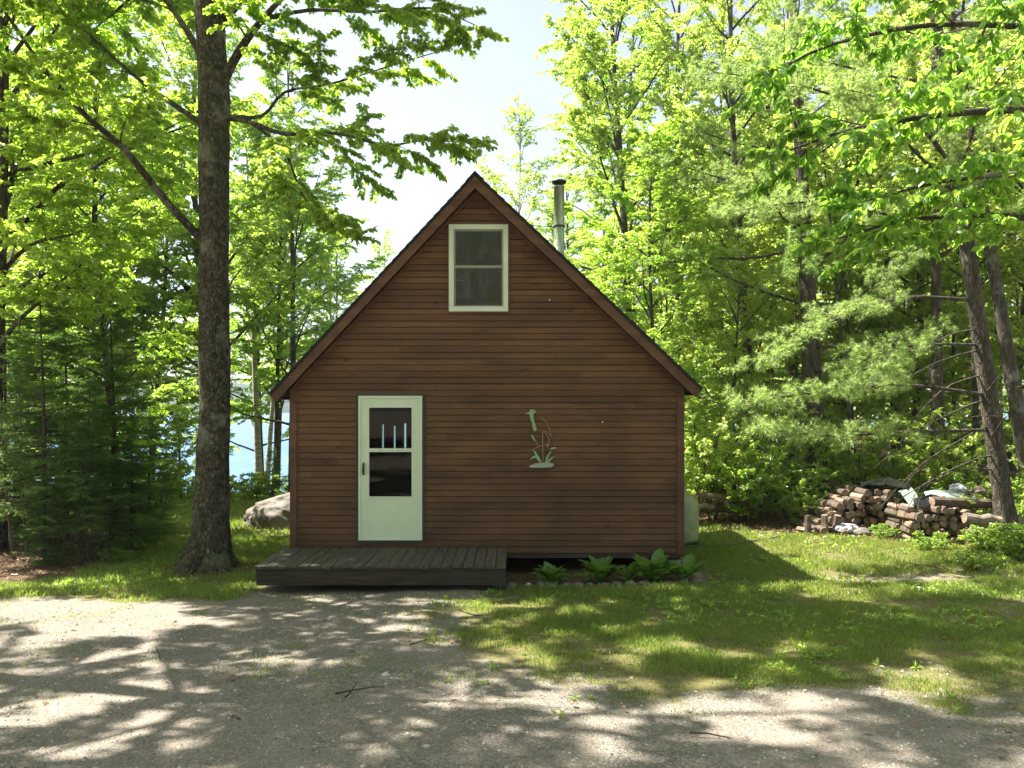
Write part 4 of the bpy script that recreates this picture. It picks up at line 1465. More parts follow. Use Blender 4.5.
# siding of the four sides
g = Geo()
wall_rows(g, YF, openings)
put('siding', g, M['siding'], cabin)
BW = [(-2.56, -2.50, 1.50, 2.03), (-2.33, -2.27, 1.50, 2.00), (-2.13, -2.06, 1.50, 2.05)]
g = Geo()
wall_rows(g, YBK, BW, 1)
put('siding', g, M['siding'], cabin)
for xw, sg in ((XL, -1), (XR, 1)):
    g = Geo()
    side_rows(g, xw, sg, roof_z(xw) - UL + .04)
    put('siding', g, M['siding'], cabin)
# structural walls (also the room's inner faces)
g = Geo()
strip_wall(g, YF + .031, YF + .13, openings, 0.0)
strip_wall(g, YBK - .13, YBK - .031, BW, 0.0)
for xw, sg in ((XL, 1), (XR, -1)):
    a, b = sorted((xw + sg * .031, xw + sg * .12))
    g.box((a, YF + .13, ZB + .01), (b, YBK - .13, roof_z(xw) - UL))
put('wall', g, M['room'], cabin)
g = Geo()
g.box((XL + .02, YF + .02, ZB - .02), (XR - .02, YBK - .02, ZB + .05))
g.box((XL + .12, YF + .13, 2.62), (XR - .12, YBK - .13, 2.74))
put('floor', g, M['room'], cabin)
# corner boards
for xa, xb in ((XL - .012, XL + .085), (XR - .09, XR + .012)):
    zt = min(roof_z(xa), roof_z(xb)) - UL + .03
    put('corner_board', Geo().box((xa, YF - .026, ZB - .02), (xb, YF + .02, zt)), M['trim_wood'], cabin)
# sill beam under the siding, piers
g = Geo()
g.box((XL + .02, YF + .03, 0.21), (XR - .02, YF + .10, ZB - .004))
g.box((XL + .02, YBK - .12, 0.12), (XR - .02, YBK - .03, ZB - .004))
g.box((XL + .02, YF + .10, 0.17), (XL + .12, YBK - .12, ZB - .022))
g.box((XR - .12, YF + .10, 0.17), (XR - .02, YBK - .12, ZB - .022))
put('sill_beam', g, M['room'], cabin)
for x, y_ in ((XR - .22, YF + .05), (XR - .22, YBK - .4), (XL + .05, YF + .05), (XL + .05, YBK - .4), (-.5, YF + .08), (-.5, YBK - .4)):
    zg_ = float(gz(x, y_)) - .05
    put('pier', Geo().box((x, y_, zg_), (x + .2, y_ + .4, 0.169)), M['concrete'], cabin)
put('skirt_board', Geo().box((0.45, YF - .012, 0.22), (1.15, YF + .01, ZB - .006)), M['deck_fascia'], cabin)

# roof: two slabs with shingle courses
YR0, YR1 = 11.22, 15.95
TXL, TXR = -3.41, 2.675


def roof_slab(side):
    g = Geo()
    xe = TXL if side < 0 else TXR
    sl = SL if side < 0 else SR
    nrmv = nrm(np.array([side * sl, 0, 1.0]))
    peak = np.array([AX, 0, AZ])
    eave = np.array([xe, 0, roof_z(xe)])
    Ls = np.linalg.norm(eave - peak)
    d = (eave - peak) / Ls
    ncs = int(Ls / .14)
    th = .03
    for i in range(ncs):
        a = peak + d * Ls * i / ncs
        b = peak + d * Ls * (i + 1) / ncs
        V = []
        for y_ in (YR0 - .02, YR1 + .02):
            V += [a + nrmv * .002, b + nrmv * .012, b - nrmv * th, a - nrmv * th]
            for q in range(-4, 0):
                V[q] = V[q] + np.array([0, y_, 0])
        g.add(V, [(0, 4, 5, 1), (1, 5, 6, 2), (2, 6, 7, 3), (0, 1, 2, 3), (7, 6, 5, 4)][0:5])
    # decking below the shingles
    dk = Geo()
    A = [peak - nrmv * (th + .001), eave - nrmv * (th + .001), eave - nrmv * .11, peak - nrmv * .11]
    poly = [p + np.array([0, YR0 + .03, 0]) for p in A]
    dk.prism(poly, (0, YR1 - YR0 - .06, 0))
    r = put('roof', g, M['shingle'], cabin)
    sub('soffit', dk, M['trim_wood'], r, cabin)
    # rake (barge) boards, front and back
    vd = UL * math.cos(math.atan(sl))
    for y_ in (YR0, YR1 - .03):
        k0 = peak - nrmv * (th + .002)
        k1 = eave - nrmv * (th + .002) + d * .01
        k2 = k1 - nrmv * (vd - th)
        zc_ = AZ - UL
        k3 = np.array([AX, 0, zc_])
        k0 = np.array([AX, 0, AZ - (th + .002) / nrmv[2]])
        poly = [q + np.array([0, y_, 0]) for q in (k0, k1, k2, k3)]
        put('rake_board', Geo().prism(poly, (0, .03, 0)), M['trim_wood'], cabin)
    # eave fascia
    e0 = eave - nrmv * .035 - d * .02
    poly = [q + np.array([0, YR0 + .031, 0]) for q in (e0, e0 + d * .022, e0 + d * .022 - nrmv * (vd - .06), e0 - nrmv * (vd - .06))]
    put('eave_board', Geo().prism(poly, (0, YR1 - YR0 - .062, 0)), M['trim_wood'], cabin)
    # inner trim strip where the siding meets the rake soffit
    s0 = np.array([AX, YF - .02, AZ - UL + .012])
    xw = XL if side < 0 else XR
    s1 = np.array([xw, YF - .02, roof_z(xw) - UL + .012])
    poly = [s0, s1, s1 - np.array([0, 0, .05]), s0 - np.array([0, 0, .05])]
    put('frieze_board', Geo().prism(poly, (0, .018, 0)), M['trim_wood'], cabin)
    # rake soffit closing the overhang
    s0 = np.array([AX, YR0 + .031, AZ - UL + .06])
    xq = xe - side * (sl / math.sqrt(1 + sl * sl) * vd + .02)
    s1 = np.array([xq, YR0 + .031, roof_z(xq) - UL + .06])
    poly = [s0, s1, s1 + np.array([0, 0, .02]), s0 + np.array([0, 0, .02])]
    sub('rake_soffit', Geo().prism(poly, (0, YF - YR0 + .06, 0)), M['trim_wood'], r, cabin)
    return r


roof_r = roof_slab(1)
roof_l = roof_slab(-1)
g = Geo()
for sd, sl in ((-1, SL), (1, SR)):
    p0 = np.array([AX, YR0 - .025, AZ + .014])
    p1 = np.array([AX + sd * .13, YR0 - .025, AZ + .014 - sl * .13])
    g.prism([p0, p1, p1 + np.array([0, 0, .008]), p0 + np.array([0, 0, .008])], (0, YR1 - YR0 + .05, 0))
sub('ridge_cap', g, M['shingle'], roof_r, cabin)

# stove pipe
px_, py_ = (559 - 512) * 14.0 / F_PX, 14.0
zr = roof_z(px_)
g = Geo()
g.lathe([(.092, zr - .3), (.092, zr + .62), (.096, zr + .625), (.096, zr + .66), (.092, zr + .665), (.092, 6.20), (.10, 6.205), (.10, 6.225), (.085, 6.23), (.0, 6.23)], (px_, py_, 0), 20)
chim = put('chimney', g, M['pipe'], cabin, True)
g = Geo()
g.lathe([(.0, 6.25), (.085, 6.25), (.085, 6.275), (.125, 6.28), (.13, 6.30), (.125, 6.325), (.05, 6.345), (0, 6.35)], (px_, py_, 0), 20)
sub('rain_cap', g, M['dark_metal'], chim, cabin, True)
g = Geo()
g.tube([(px_ - .09, py_, 5.52), (px_ - .55, py_ - .1, 5.52)], .008, 5)
g.tube([(px_ - .55, py_ - .1, 5.52), (px_ - .80, py_ - .12, roof_z(px_ - .80))], .008, 5)
g.lathe([(.10, 5.50), (.10, 5.54)], (px_, py_, 0), 16)
sub('brace', g, M['dark_metal'], chim, cabin)

# window in the gable


def frame_boxes(g, x0, x1, z0, z1, wd, y0, y1, wt=None, wb=None):
    wt = wd if wt is None else wt
    wb = wd if wb is None else wb
    g.box((x0, y0, z0), (x0 + wd, y1, z1))
    g.box((x1 - wd, y0, z0), (x1, y1, z1))
    g.box((x0 + wd, y0, z1 - wt), (x1 - wd, y1, z1))
    g.box((x0 + wd, y0, z0), (x1 - wd, y1, z0 + wb))


x0, x1, z0, z1 = WO
g = Geo()
frame_boxes(g, x0 - .004, x1 + .004, z0 - .012, z1 + .012, .068, YF - .045, YF + .03)
win = put('window', g, M['white_paint'], cabin)
g = Geo()
frame_boxes(g, x0 - .03, x1 + .03, z0 - .038, z1 + .04, .024, YF - .03, YF + .02)
sub('casing', g, M['trim_wood'], win, cabin)
zm = EYE + (HOR - 267) / 70.0
g = Geo()
frame_boxes(g, x0 + .066, x1 - .066, zm - .018, z1 - .058, .022, YF - .018, YF + .012)
frame_boxes(g, x0 + .066, x1 - .066, z0 + .058, zm + .018, .022, YF + .013, YF + .035)
g.box((x0 + .066, YF - .024, zm - .016), (x1 - .066, YF - .019, zm + .02))
sub('sash', g, M['white_paint'], win, cabin)
g = Geo()
g.box((x0 + .08, YF - .004, zm), (x1 - .08, YF + .001, z1 - .07))
g.box((x0 + .08, YF + .022, z0 + .07), (x1 - .08, YF + .027, zm))
sub('pane', g, M['glass'], win, cabin)
sub('insect_screen', Geo().box((x0 + .068, YF - .0265, z0 + .06), (x1 - .068, YF - .0255, z1 - .06)), M['screen'], win, cabin)

# storm door
x0, x1, z0, z1 = DO
dr = Geo()
frame_boxes(dr, x0 + .03, x1 - .03, z0 + .02, z1 - .03, .12, YF - .035, YF + .005, .13, .60)
zmid = EYE + (HOR - 450) / 70.0
dr.box((x0 + .15, YF - .034, zmid - .014), (x1 - .15, YF + .003, zmid + .014))
door = put('door', dr, M['door_paint'], cabin)
g = Geo()
frame_boxes(g, x0 - .0, x1 + .0, z0 - .0, z1, .029, YF - .05, YF + .03, .029, .019)
sub('jamb', g, M['white_paint'], door, cabin)
g = Geo()
frame_boxes(g, x0 - .035, x1 + .035, z0 - .04, z1 + .035, .034, YF - .03, YF + .02)
sub('casing', g, M['green_trim'], door, cabin)
g = Geo()
frame_boxes(g, x0 + .128, x1 - .128, zmid + .006, z1 - .148, .02, YF - .044, YF - .030)
frame_boxes(g, x0 + .128, x1 - .128, z0 + .602, zmid - .006, .02, YF - .044, YF - .030)
sub('sash', g, M['white_paint'], door, cabin)
g = Geo()
g.box((x0 + .145, YF - .020, zmid + .012), (x1 - .145, YF - .016, z1 - .16))
g.box((x0 + .145, YF - .014, z0 + .616), (x1 - .145, YF - .010, zmid - .012))
sub('pane', g, M['door_glass'], door, cabin)
g = Geo()
hx_ = x0 + .072
g.box((hx_ - .012, YF - .044, 1.40), (hx_ + .012, YF - .0355, 1.58))
g.tube([(hx_, YF - .044, 1.56), (hx_, YF - .075, 1.545), (hx_, YF - .08, 1.50), (hx_, YF - .072, 1.44), (hx_, YF - .044, 1.42)], .011, 6)
sub('handle', g, M['dark_metal'], door, cabin)
# back windows: bright strips and the large lake window, with frames
for o in BW:
    g = Geo()
    frame_boxes(g, o[0], o[1], o[2], o[3], .012 if o[1] - o[0] < .5 else .06, YBK - .09, YBK + .02)
    wb_ = put('window', g, M['white_paint'], cabin)
    sub('pane', Geo().box((o[0] + .012, YBK - .04, o[2] + .012), (o[1] - .012, YBK - .035, o[3] - .012)), M['glass'], wb_, cabin)
# small white hooks on the siding
for qx, qy in ((549.5, 300), (602.5, 422)):
    p = P(qx, qy, YF)
    put('hook', Geo().lathe([(0, -.012), (.012, -.010), (.012, .010), (0, .012)], (p[0], YF - .02, p[2]), 8), M['white_paint'], cabin)

# ------------------------------------------------------------------ deck in front of the door
DX0, DX1, DY0, DY1 = -3.24, -0.07, 10.10, 11.40
DZ = 0.372
deck = empty('porch_deck', ((DX0 + DX1) / 2, (DY0 + DY1) / 2, float(gz(-1.7, 10.7))), 'low weathered plank deck in front of the door', 'deck')
g = Geo()
rd = random.Random(4)
x = DX0
while x < DX1 - .05:
    wv = min(.138, DX1 - x)
    zj = DZ + rd.uniform(-.004, .004)
    g.box((x, DY0 - .03 + rd.uniform(-.012, .012), zj - .032), (x + wv - .009, DY1, zj))
    x += wv
put('planking', g, M['deck_wood'], deck)
put('front_board', Geo().box((DX0 + .01, DY0, .125), (DX1 - .01, DY0 + .04, DZ - .038)), M['deck_fascia'], deck)
for xs_ in (DX0 + .01, DX1 - .05):
    put('side_board', Geo().box((xs_, DY0 + .041, .135), (xs_ + .04, DY1 - .02, DZ - .038)), M['deck_fascia'], deck)
for xs_ in (DX0 + .8, DX0 + 1.55, DX0 + 2.3):
    put('joist', Geo().box((xs_, DY0 + .041, .15), (xs_ + .04, DY1 - .02, DZ - .039)), M['room'], deck)
for xs_, ys_ in ((DX0 + .15, DY0 + .6), (DX1 - .4, DY0 + .6), (DX0 + .15, DY1 - .45), (DX1 - .4, DY1 - .45), (-1.7, DY0 + .6)):
    put('block', Geo().box((xs_, ys_, float(gz(xs_, ys_)) - .06), (xs_ + .2, ys_ + .25, .134)), M['concrete'], deck)


# ------------------------------------------------------------------ stones
def rock_geo(seed, c, rx, ry, rz, sub_=3, rough=.28, flat=0.0):
    import bmesh
    bm = bmesh.new()
    bmesh.ops.create_icosphere(bm, subdivisions=sub_, radius=1)
    V = np.array([v.co[:] for v in bm.verts])
    Fq = np.array([[v.index for v in f.verts] for f in bm.faces])
    bm.free()
    n_ = fbm(V[:, 0] * 1.4 + V[:, 2] * .9 + 5, V[:, 1] * 1.4 + V[:, 2] * 1.1 + 3, seed, 4) - .5
    V = V * (1 + rough * 2 * n_)[:, None]
    V[:, 2] = np.where(V[:, 2] < 0, V[:, 2] * .5, V[:, 2])
    return Geo().add(V * np.array([rx, ry, rz]) + np.asarray(c), Fq)


def boulder_geo(bp):
    g = rock_geo(6, (0, 0, 0), 1, 1, 1, 6, .22)
    V = g.V[0]
    V = V + nrm(V) * ((fbm(V[:, 0] * 6 + V[:, 2] * 4, V[:, 1] * 6 + V[:, 2] * 3, 8, 5) - .5) * .11)[:, None]
    V = V * np.array([1.02, .75, .70])
    V[:, 2] = np.minimum(V[:, 2], .66 + .30 * V[:, 0])           # sloping split top
    V[:, 2] += (fbm(V[:, 0] * 9, V[:, 1] * 9, 4, 3) - .5) * .03
    g.V[0] = V + np.asarray(bp) + np.array([.22, 0, .08])
    return g


bp = pin(283, 17.0)
bl = put('boulder', boulder_geo(bp), M['boulder'], origin=tuple(bp), smooth=True)
tag(bl, 'large grey granite boulder on the back lawn behind the left cabin corner', 'boulder')
rs = random.Random(9)
sx = [500, 512, 528, 541, 553, 566, 579, 592, 605, 618, 631, 645, 658, 671, 684, 697]
for i, q in enumerate(sx):
    Yd = 10.42 + rs.uniform(-.06, .06) + (0.25 if i > 13 else 0)
    p = pin(q + rs.uniform(-2, 2), Yd)
    rr_ = rs.uniform(.045, .08)
    white = i == 2
    o = put('border_stone', rock_geo(100 + i, p + np.array([0, 0, rr_ * .25]), rr_ * rs.uniform(.9, 1.5), rr_, rr_ * (.9 if white else .7), 3, .3), M['white_stone'] if white else M['stone'], origin=tuple(p), smooth=True)
    if white:
        tag(o, 'pale whitish stone next to the right end of the deck', 'stone', 'stones edging the plant bed')
    else:
        tag(o, 'grey field stone edging the plant bed under the cabin wall', 'stone', 'stones edging the plant bed')
for (q, yy_, r_, lab) in ((862, 527, .16, 'pinkish grey rock at the foot of the firewood heap'), (878, 524, .12, 'small rock beside the pinkish one by the firewood')):
    Yd = 14.6
    p = pin(q, Yd)
    tag(put('rock', rock_geo(q, p + np.array([0, 0, .04]), r_, r_ * .8, r_ * .7), M['stone'], origin=tuple(p), smooth=True), lab, 'rock')


# sticks fallen on the drive
for i, (qx, qy, L_, a_) in enumerate(((335, 698, .35, .3), (345, 702, .22, 1.2), (480, 620, .3, 2.6), (690, 735, .28, .1), (160, 660, .25, 2.0), (410, 648, .2, .8))):
    Yd = 1.74 / ((qy - 405) / 800 - .06) if qy > 575 else 10
    p = pin(qx, Yd)
    r_ = np.random.default_rng(i)
    g = Geo().tube(limb_path(r_, p + np.array([0, 0, .02]), np.array([math.cos(a_), math.sin(a_), .02]), L_, 5, 0, .12), np.linspace(.007, .003, 6), 5)
    tag(put('stick', g, M['twig'], origin=tuple(p)), 'small dead stick lying on the gravel drive', 'stick', 'sticks lying on the gravel drive')


# ------------------------------------------------------------------ hostas under the wall
def hosta(loc, label, seed, n_, L, W):
    rng = np.random.default_rng(seed)
    root = empty('hosta_plant', loc, label, 'plant', 'green plants in the bed under the wall')
    g = Geo()
    for q in range(n_):
        a = q * 2.39996 + rng.normal(0, .2)
        el = rng.uniform(.5, 1.35)
        LL = L * rng.uniform(.7, 1.15)
        k_ = 7
        t = np.linspace(0, 1, k_)
        ang = el - t ** 1.5 * rng.uniform(.5, 1.3)
        r_ = np.cumsum(np.r_[0, np.cos(ang[:-1])]) * LL / (k_ - 1)
        z_ = np.cumsum(np.r_[0, np.sin(ang[:-1])]) * LL / (k_ - 1)
        wd = W * LL / L * np.array([.07, .10, .55, .95, 1.0, .65, .02])
        dx, dy = math.cos(a), math.sin(a)
        c_ = np.stack([loc[0] + dx * r_, loc[1] + dy * r_, loc[2] + z_], -1)
        sv = np.array([-dy, dx, 0]) * .5
        Vl = c_ + sv * wd[:, None] + np.array([0, 0, 1]) * (wd * .18)[:, None]
        Vr = c_ - sv * wd[:, None] + np.array([0, 0, 1]) * (wd * .18)[:, None]
        V = np.vstack([Vl, c_, Vr])
        Fq = [(i + b * k_, i + 1 + b * k_, i + 1 + (b + 1) * k_, i + (b + 1) * k_) for i in range(k_ - 1) for b in (0, 1)]
        g.add(V, Fq)
    put('foliage', g, M['hosta'], root, True)
    return root


hosta(pin(551, 10.62), 'leftmost small leafy clump in the bed beside the deck', 1, 40, .32, .11)
hosta(pin(600, 10.64), 'middle leafy clump in the bed under the wall', 2, 46, .41, .125)
hosta(pin(654, 10.72), 'big leafed hosta clump, tallest in the bed near the right corner', 3, 38, .46, .16)
hosta(pin(685, 10.75), 'rightmost spreading hosta with light leaves at the cabin corner', 4, 26, .38, .15)
hosta(pin(628, 10.7), 'tiny clump between the middle clump and the big hosta', 5, 12, .28, .10)

# ------------------------------------------------------------------ propane tank
tp0 = pin(0, 14.0, 2.90)
tank = empty('propane_tank', tp0, 'pale upright propane tank beside the right cabin wall', 'gas tank')
z0 = tp0[2] + .06
g = Geo().lathe([(0, z0), (.30, z0), (.345, z0 + .03), (.36, z0 + .09), (.36, z0 + .62), (.345, z0 + .70), (.29, z0 + .77), (.20, z0 + .81), (0, z0 + .82)], (tp0[0], tp0[1], 0), 32)
put('body', g, M['tank'], tank, True)
put('collar', Geo().lathe([(.15, z0 + .78), (.15, z0 + .97), (.16, z0 + .975), (.16, z0 + .78)], (tp0[0], tp0[1], 0), 24), M['tank'], tank, True)
put('base_ring', Geo().lathe([(.27, tp0[2] - .03), (.27, z0 + .005), (.255, z0 + .005), (.255, tp0[2] - .03)], (tp0[0], tp0[1], 0), 24), M['dark_metal'], tank, True)
put('valve', Geo().tube([(tp0[0], tp0[1], z0 + .81), (tp0[0], tp0[1], z0 + .90)], .03, 8), M['dark_metal'], tank)
hp = smooth_path([(2.62, 13.6, 0), (2.95, 13.45, 0), (3.35, 13.5, 0), (3.75, 13.62, 0), (4.15, 13.95, 0), (4.7, 14.35, 0), (5.1, 14.75, 0)], 6)  # thin dark tube laid flat across the lawn
hp[:, 2] = gz(hp[:, 0], hp[:, 1]) + .022
tag(put('lawn_line', Geo().tube(hp, .012, 6), M['dark_line'], origin=tuple(hp[0]), smooth=True), 'thin dark line lying across the lawn beside the propane tank', 'dark_line')

# ------------------------------------------------------------------ heron ornament on the wall
hw = P(541, 467, YF - .03)
art = empty('heron_ornament', hw, 'painted metal heron among reeds hanging on the cabin wall', 'wall art')
YA = YF - .045


def flat(pts, th=.006, y_=YA):
    A = np.array([[P(a, b, YF)[0], y_, P(a, b, YF)[2]] for a, b in pts])
    g = Geo()
    n_ = len(A)
    B = A + np.array([0, th, 0])
    g.add(np.vstack([A, B]), [(i, (i + 1) % n_, n_ + (i + 1) % n_, n_ + i) for i in range(n_)])
    me = bpy.data.meshes.new('t')
    from mathutils.geometry import tessellate_polygon
    tri = tessellate_polygon([[Vector(p) for p in A]])
    bpy.data.meshes.remove(me)
    g.add(A, np.array(tri))
    g.add(B, np.array(tri)[:, ::-1])
    return g


def wire(pts, r_=.006, y_=YA - .004):
    return smooth_path([[P(a, b, YF)[0], y_, P(a, b, YF)[2]] for a, b in pts], 4)


put('neck', flat([(529.0, 413.5), (529.5, 410.5), (531.5, 409), (534, 409.8), (536.8, 412.5), (534.3, 412.5), (533.2, 415), (533.4, 419), (535.2, 424), (536.5, 428), (536.0, 431), (534.0, 431), (532.6, 428), (531.8, 423), (530.0, 418), (529.4, 415)]), M['art_green'], art)
put('beak', flat([(529.2, 412.0), (524.2, 414.0), (529.4, 413.8)], .006, YA - .001), M['art_white'], art)
put('breast_feather', flat([(530.8, 434.5), (532.5, 435), (535.8, 440.5), (535.0, 441.5), (532.6, 438.5)]), M['art_green'], art)
g = Geo()
for ln in ([(540.5, 417.5), (545, 421), (549, 428), (551, 436)], [(543, 431), (546, 434), (549, 440), (546, 444), (538, 446.5), (533, 450)], [(542.7, 432), (542.7, 445), (542.9, 461)],
           [(551, 436), (547, 432), (543.5, 431.5)], [(535, 440), (538, 445)], [(549, 440), (547.5, 445)]):
    g.tube(wire(ln), .0075, 5)
put('outline_wire', g, M['rust'], art)
for pts in ([(532.5, 450), (535, 451), (539, 456.5), (541.3, 462), (539, 462), (537, 457.5)], [(529.5, 460.2), (532.2, 456.2), (535.5, 455.2), (539, 459), (540, 462.5), (536, 458), (533, 457.8)],
            [(545, 462.5), (546, 457), (550.5, 450.5), (551.2, 451.3), (548, 457), (547, 462)], [(547, 463), (548.5, 459), (553.5, 456.2), (553.8, 457.2), (550, 460), (548.6, 463)],
            [(546.2, 446.5), (548, 443), (549.2, 444), (547.2, 447)], [(549, 449), (552, 447.2), (556, 447), (555.8, 448.4), (552, 449)]):
    put('reed', flat(pts, .005, YA - .003 - .001 * len(pts)), M['art_white'] if len(pts) in (5,) else M['art_green'], art)
put('base_plate', flat([(529.0, 465.5), (535, 463.2), (541, 462.4), (548, 462.0), (553, 463.2), (553.8, 465), (551, 467.0), (540, 467.6), (530, 467.2)], .03, YA - .016), M['art_white'], art)

# ------------------------------------------------------------------ firewood


def log_mesh(seed, kind):
    rng = np.random.default_rng(seed)
    Lg = rng.uniform(.36, .46)
    if kind == 'round':
        k_ = 9
        a = np.arange(k_) * 2 * PI / k_
        r_ = rng.uniform(.055, .08) * (1 + rng.normal(0, .06, k_))
    else:
        k_ = 7
        a = np.sort(np.r_[np.linspace(-.9, .9, 4), [PI * .62, PI, PI * 1.38]])
        r_ = np.r_[np.full(4, .085), [.06, .055, .06]] * rng.uniform(.85, 1.1) * (1 + rng.normal(0, .07, 7))
    poly = np.stack([r_ * np.cos(a), 0 * a - Lg / 2, r_ * np.sin(a)], -1)
    B = poly + np.array([0, Lg, 0])
    B[:, [0, 2]] *= rng.uniform(.9, 1.05)
    g = Geo()
    for i in range(k_):
        j = (i + 1) % k_
        m_ = 0 if (kind == 'round' or i < 3) else 1
        g.add([poly[i], poly[j], B[j], B[i]], [(0, 3, 2, 1)], m_)
    for R_, fl in ((poly, 1), (B, -1)):
        c_ = R_.mean(0) + np.array([0, -.004 * fl, 0])
        g.add(np.vstack([R_, c_]), [(i, (i + 1) % k_, k_)[::fl] for i in range(k_)], 1 if kind != 'grey' else 2)
    return g.mesh('firewood_log', [M['wood_bark'], M['wood_end'], M['wood_grey']])


LOGS = [log_mesh(200 + i, ('round', 'split', 'grey')[i % 3]) for i in range(9)]
rl = random.Random(17)


def put_log(x, y_, z_, rz_, roll, label, group, s=1.0, pitch=0.0):
    o = bpy.data.objects.new('firewood_log', rl.choice(LOGS))
    COL.objects.link(o)
    o.location = (x, y_, z_)
    o.rotation_euler = (pitch, roll, rz_)
    o.scale = (s, s, s)
    tag(o, label, 'firewood', group)
    return o


# heap (left): uneven, two rows deep
xa, xb, Yd = (806 - 512) * 15.3 / F_PX, (900 - 512) * 15.3 / F_PX, 15.3
for row_y, dz in ((15.3, 0), (15.75, .08)):
    x = xa
    while x < xb:
        f = (x - xa) / (xb - xa)
        top = .16 + .56 * sstep(0, .55, f) - .2 * sstep(.8, 1.0, f) + dz + rl.uniform(-.08, .06)
        zg_ = float(gz(x, row_y))
        z = zg_ + .07
        while z < zg_ + top:
            put_log(x + rl.uniform(-.025, .025), row_y + rl.uniform(-.12, .10), z, rl.choice((rl.uniform(-.15, .15), rl.uniform(-.15, .15), rl.uniform(-.6, .6))), rl.uniform(0, 6.28), 'split firewood log stacked in the left firewood heap', 'logs of the left firewood heap', rl.uniform(.9, 1.15))
            z += rl.uniform(.115, .14)
        x += .135
for i in range(9):
    x = rl.uniform(xa - .15, xa + 1.1)
    put_log(x, 14.85 + rl.uniform(-.1, .15), float(gz(x, 14.85)) + .06, rl.uniform(0, 3.1), rl.uniform(0, 6.28), 'loose firewood log fallen in front of the left heap', 'loose logs before the left heap', 1.0, rl.uniform(-.2, .2))
for i, (q, lean_) in enumerate(((808, .12), (826, -.1), (836, .2))):
    p = pin(q, 14.8)
    put_log(p[0], p[1], p[2] + .15, rl.uniform(0, 3), 0, 'firewood log standing upright at the left end of the heap', 'upright logs at the heap end', .92, PI / 2 + lean_)
# second stack (right)
xa, xb, Yd = (908 - 512) * 13.9 / F_PX, (962 - 512) * 13.9 / F_PX, 13.9
for row_y in (13.9, 14.35):
    x = xa
    while x < xb:
        zg_ = float(gz(x, row_y))
        z = zg_ + .07
        while z < zg_ + .54 + rl.uniform(-.08, .08):
            put_log(x + rl.uniform(-.02, .02), row_y + rl.uniform(-.09, .07), z, rl.choice((rl.uniform(-.1, .1), rl.uniform(-.1, .1), rl.uniform(-.4, .4))), rl.uniform(0, 6.28), 'split firewood log stacked in the right firewood stack', 'logs of the right firewood stack', rl.uniform(.85, 1.05))
            z += rl.uniform(.11, .13)
        x += .125


def long_log(px0, px1, py_, Yd, r_, label, mat='wood_bark', seed=0, dy=0.15):
    a, b = P(px0, py_, Yd), P(px1, py_ + 2, Yd + dy)
    r0 = np.random.default_rng(seed)
    p = np.linspace(a, b, 8) + r0.normal(0, .012, (8, 3))
    g = Geo()
    g.tube(p, r_ * np.linspace(1.05, .9, 8), 12, 0, cap=False, rough=.06, seed=seed)
    for e, q in ((p[0], p[0] - p[1]), (p[-1], p[-1] - p[-2])):
        q = nrm(q)
        u = nrm(np.cross(q, [0, 0, 1.0]))
        v_ = np.cross(q, u)
        a_ = np.arange(12) * 2 * PI / 12
        ring = e + q * .002 + (np.cos(a_)[:, None] * u + np.sin(a_)[:, None] * v_) * r_ * .97
        g.add(np.vstack([ring, e + q * .004]), [(i, (i + 1) % 12, 12) for i in range(12)], 1)
    c_ = p.mean(0)
    return tag(put('log', g, [M[mat], M['wood_end']], origin=tuple(c_), smooth=False), label, 'log')


long_log(932, 1000, 502, 13.8, .085, 'long log lying across the top of the right firewood stack', seed=1)
long_log(970, 1022, 545, 13.2, .095, 'short thick log on the ground at the right end of the stack', 'wood_bark', 2, .05)
long_log(968, 1018, 533, 13.3, .09, 'thick log lying upon the ground log at the right end of the stack', 'wood_bark', 3, .05)
long_log(965, 1020, 519, 13.5, .09, 'reddish log topmost of the three at the right end of the stack', 'wood_grey', 4, .05)
long_log(684, 738, 495, 16.2, .06, 'grey fallen rail, upper of the two beside the propane tank', 'wood_grey', 5, .3)
long_log(682, 714, 505, 15.9, .055, 'grey fallen rail, lower of the two beside the propane tank', 'wood_grey', 6, .3)
long_log(700, 745, 508, 16.4, .07, 'dark rotting log under the fallen rails', 'wood_bark', 7, .2)
long_log(20, 160, 560, 12.7, .035, 'thin dead branch lying in front of the left thicket', 'wood_grey', 8, .6)


def tarp(name, label, ctrl, mat, seed, amp=.05, cat='tarp', k_=22):
    """draped sheet over a 4 x n control grid of points, crumpled, with thickness"""
    r0 = np.random.default_rng(seed)
    C_ = np.array(ctrl, float)            # (m, n, 3)
    m_, n_ = C_.shape[:2]
    U = np.linspace(0, m_ - 1, k_)
    W_ = np.linspace(0, n_ - 1, k_)
    i = np.clip(U.astype(int), 0, m_ - 2)
    j = np.clip(W_.astype(int), 0, n_ - 2)
    fu = sstep(0, 1, U - i)[:, None, None]
    fv = sstep(0, 1, W_ - j)[None, :, None]
    G_ = (C_[i][:, j] * (1 - fu) + C_[i + 1][:, j] * fu) * (1 - fv) + (C_[i][:, j + 1] * (1 - fu) + C_[i + 1][:, j + 1] * fu) * fv
    uu, vv = np.meshgrid(np.linspace(0, 5, k_), np.linspace(0, 5, k_), indexing='ij')
    G_[..., 2] += (fbm(uu, vv, seed, 4) - .5) * amp * 2
    G_[..., 1] += (fbm(uu + 9, vv, seed + 3, 4) - .5) * amp * 2
    I_ = (np.arange(k_ - 1)[:, None] * k_ + np.arange(k_ - 1)[None, :])
    Fq = np.stack([I_, I_ + 1, I_ + k_ + 1, I_ + k_], -1).reshape(-1, 4)
    V = G_.reshape(-1, 3)
    g = Geo().add(V, Fq).add(V - np.array([0, -.004, .006]), Fq[:, ::-1])
    o = put(name, g, M[mat], origin=tuple(V.mean(0)), smooth=True)
    return tag(o, label, cat)


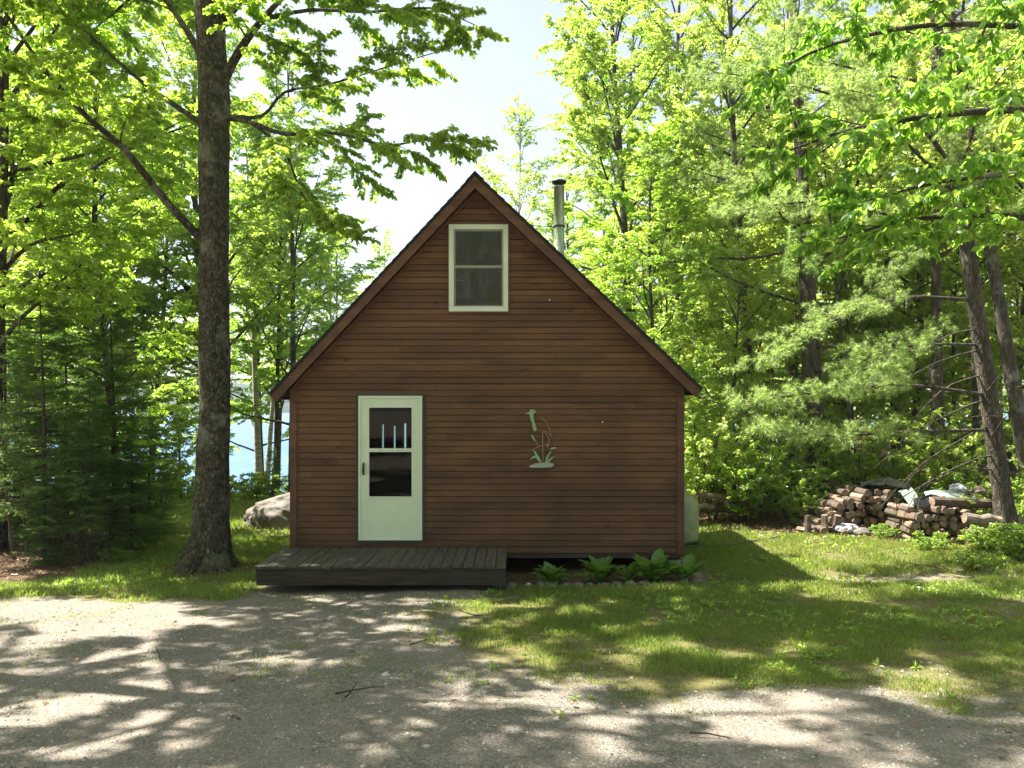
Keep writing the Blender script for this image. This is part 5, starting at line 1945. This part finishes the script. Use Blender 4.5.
tarp('tarp', 'black plastic sheet over the top of the left firewood heap', [[P(862, 487, 15.2), P(885, 484, 15.15), P(910, 489, 15.1)], [P(860, 482, 15.6), P(888, 478, 15.6), P(912, 485, 15.5)], [P(858, 487, 16.0), P(890, 484, 16.0), P(915, 492, 15.9)]], 'tarp_black', 1, .05)
tarp('tarp', 'pale green tarp hanging down between the two firewood piles', [[P(895, 486, 15.5), P(904, 487, 15.4), P(912, 488, 15.3)], [P(899, 492, 15.0), P(910, 492, 14.9), P(918, 497, 14.8)], [P(908, 503, 14.8), P(917, 507, 14.7), P(924, 512, 14.6)], [P(912, 516, 14.7), P(920, 520, 14.6), P(926, 524, 14.5)]], 'tarp_green', 2, .04)
tarp('tarp', 'black plastic sheet bundled on the right firewood stack', [[P(912, 506, 13.8), P(930, 508, 13.8), P(948, 505, 13.9)], [P(914, 499, 14.0), P(930, 495, 14.0), P(950, 499, 14.1)], [P(916, 500, 14.5), P(932, 496, 14.5), P(952, 500, 14.5)]], 'tarp_black', 3, .06)
tarp('tarp', 'grey green tarp spread over the back of the right firewood stack', [[P(926, 498, 14.3), P(950, 500, 14.25), P(975, 503, 14.2)], [P(924, 491, 14.7), P(950, 490, 14.7), P(976, 496, 14.7)], [P(922, 497, 15.2), P(950, 496, 15.2), P(978, 502, 15.2)]], 'tarp_green', 4, .04)


def crumpled(name, px, Yd, r_, label, mat, seed, zoff=.05, cat='bag'):
    p = pin(px, Yd)
    p[2] += zoff
    g = rock_geo(seed, p, r_ * 1.25, r_ * .8, r_ * .75, 4, .55)
    return tag(put(name, g, M[mat], origin=tuple(p)), label, cat)


crumpled('plastic_bag', 846, 14.75, .19, 'crumpled bluish white plastic bag in front of the left heap', 'bag_white', 5, .08)
crumpled('plastic_bag', 958, 14.3, .13, 'small white plastic bag on top of the right stack', 'bag_white', 6, .86)
crumpled('plastic_bag', 978, 14.3, .13, 'greyish bundle beside the white bag on the right stack', 'wood_grey', 7, .82, 'bundle')

# ------------------------------------------------------------------ thin haze volume added for a glow over the distance
hz = put('haze', Geo().box((-910, -125, -4.5), (910, 1210, 24)), [], None)
tag(hz, 'thin haze added for a pale glow over the distant trees', 'haze', kind='stuff')
kz = NM('glow_haze')
pv = kz.n('VolumePrincipled')
pv.inputs['Color'].default_value = (.95, .98, 1.0, 1)
pv.inputs['Density'].default_value = 0.0006
pv.inputs['Anisotropy'].default_value = 0.5
kz.l(pv.outputs[0], kz.o.inputs['Volume'])
hz.data.materials.append(kz.m)
cy.volume_bounces = 0
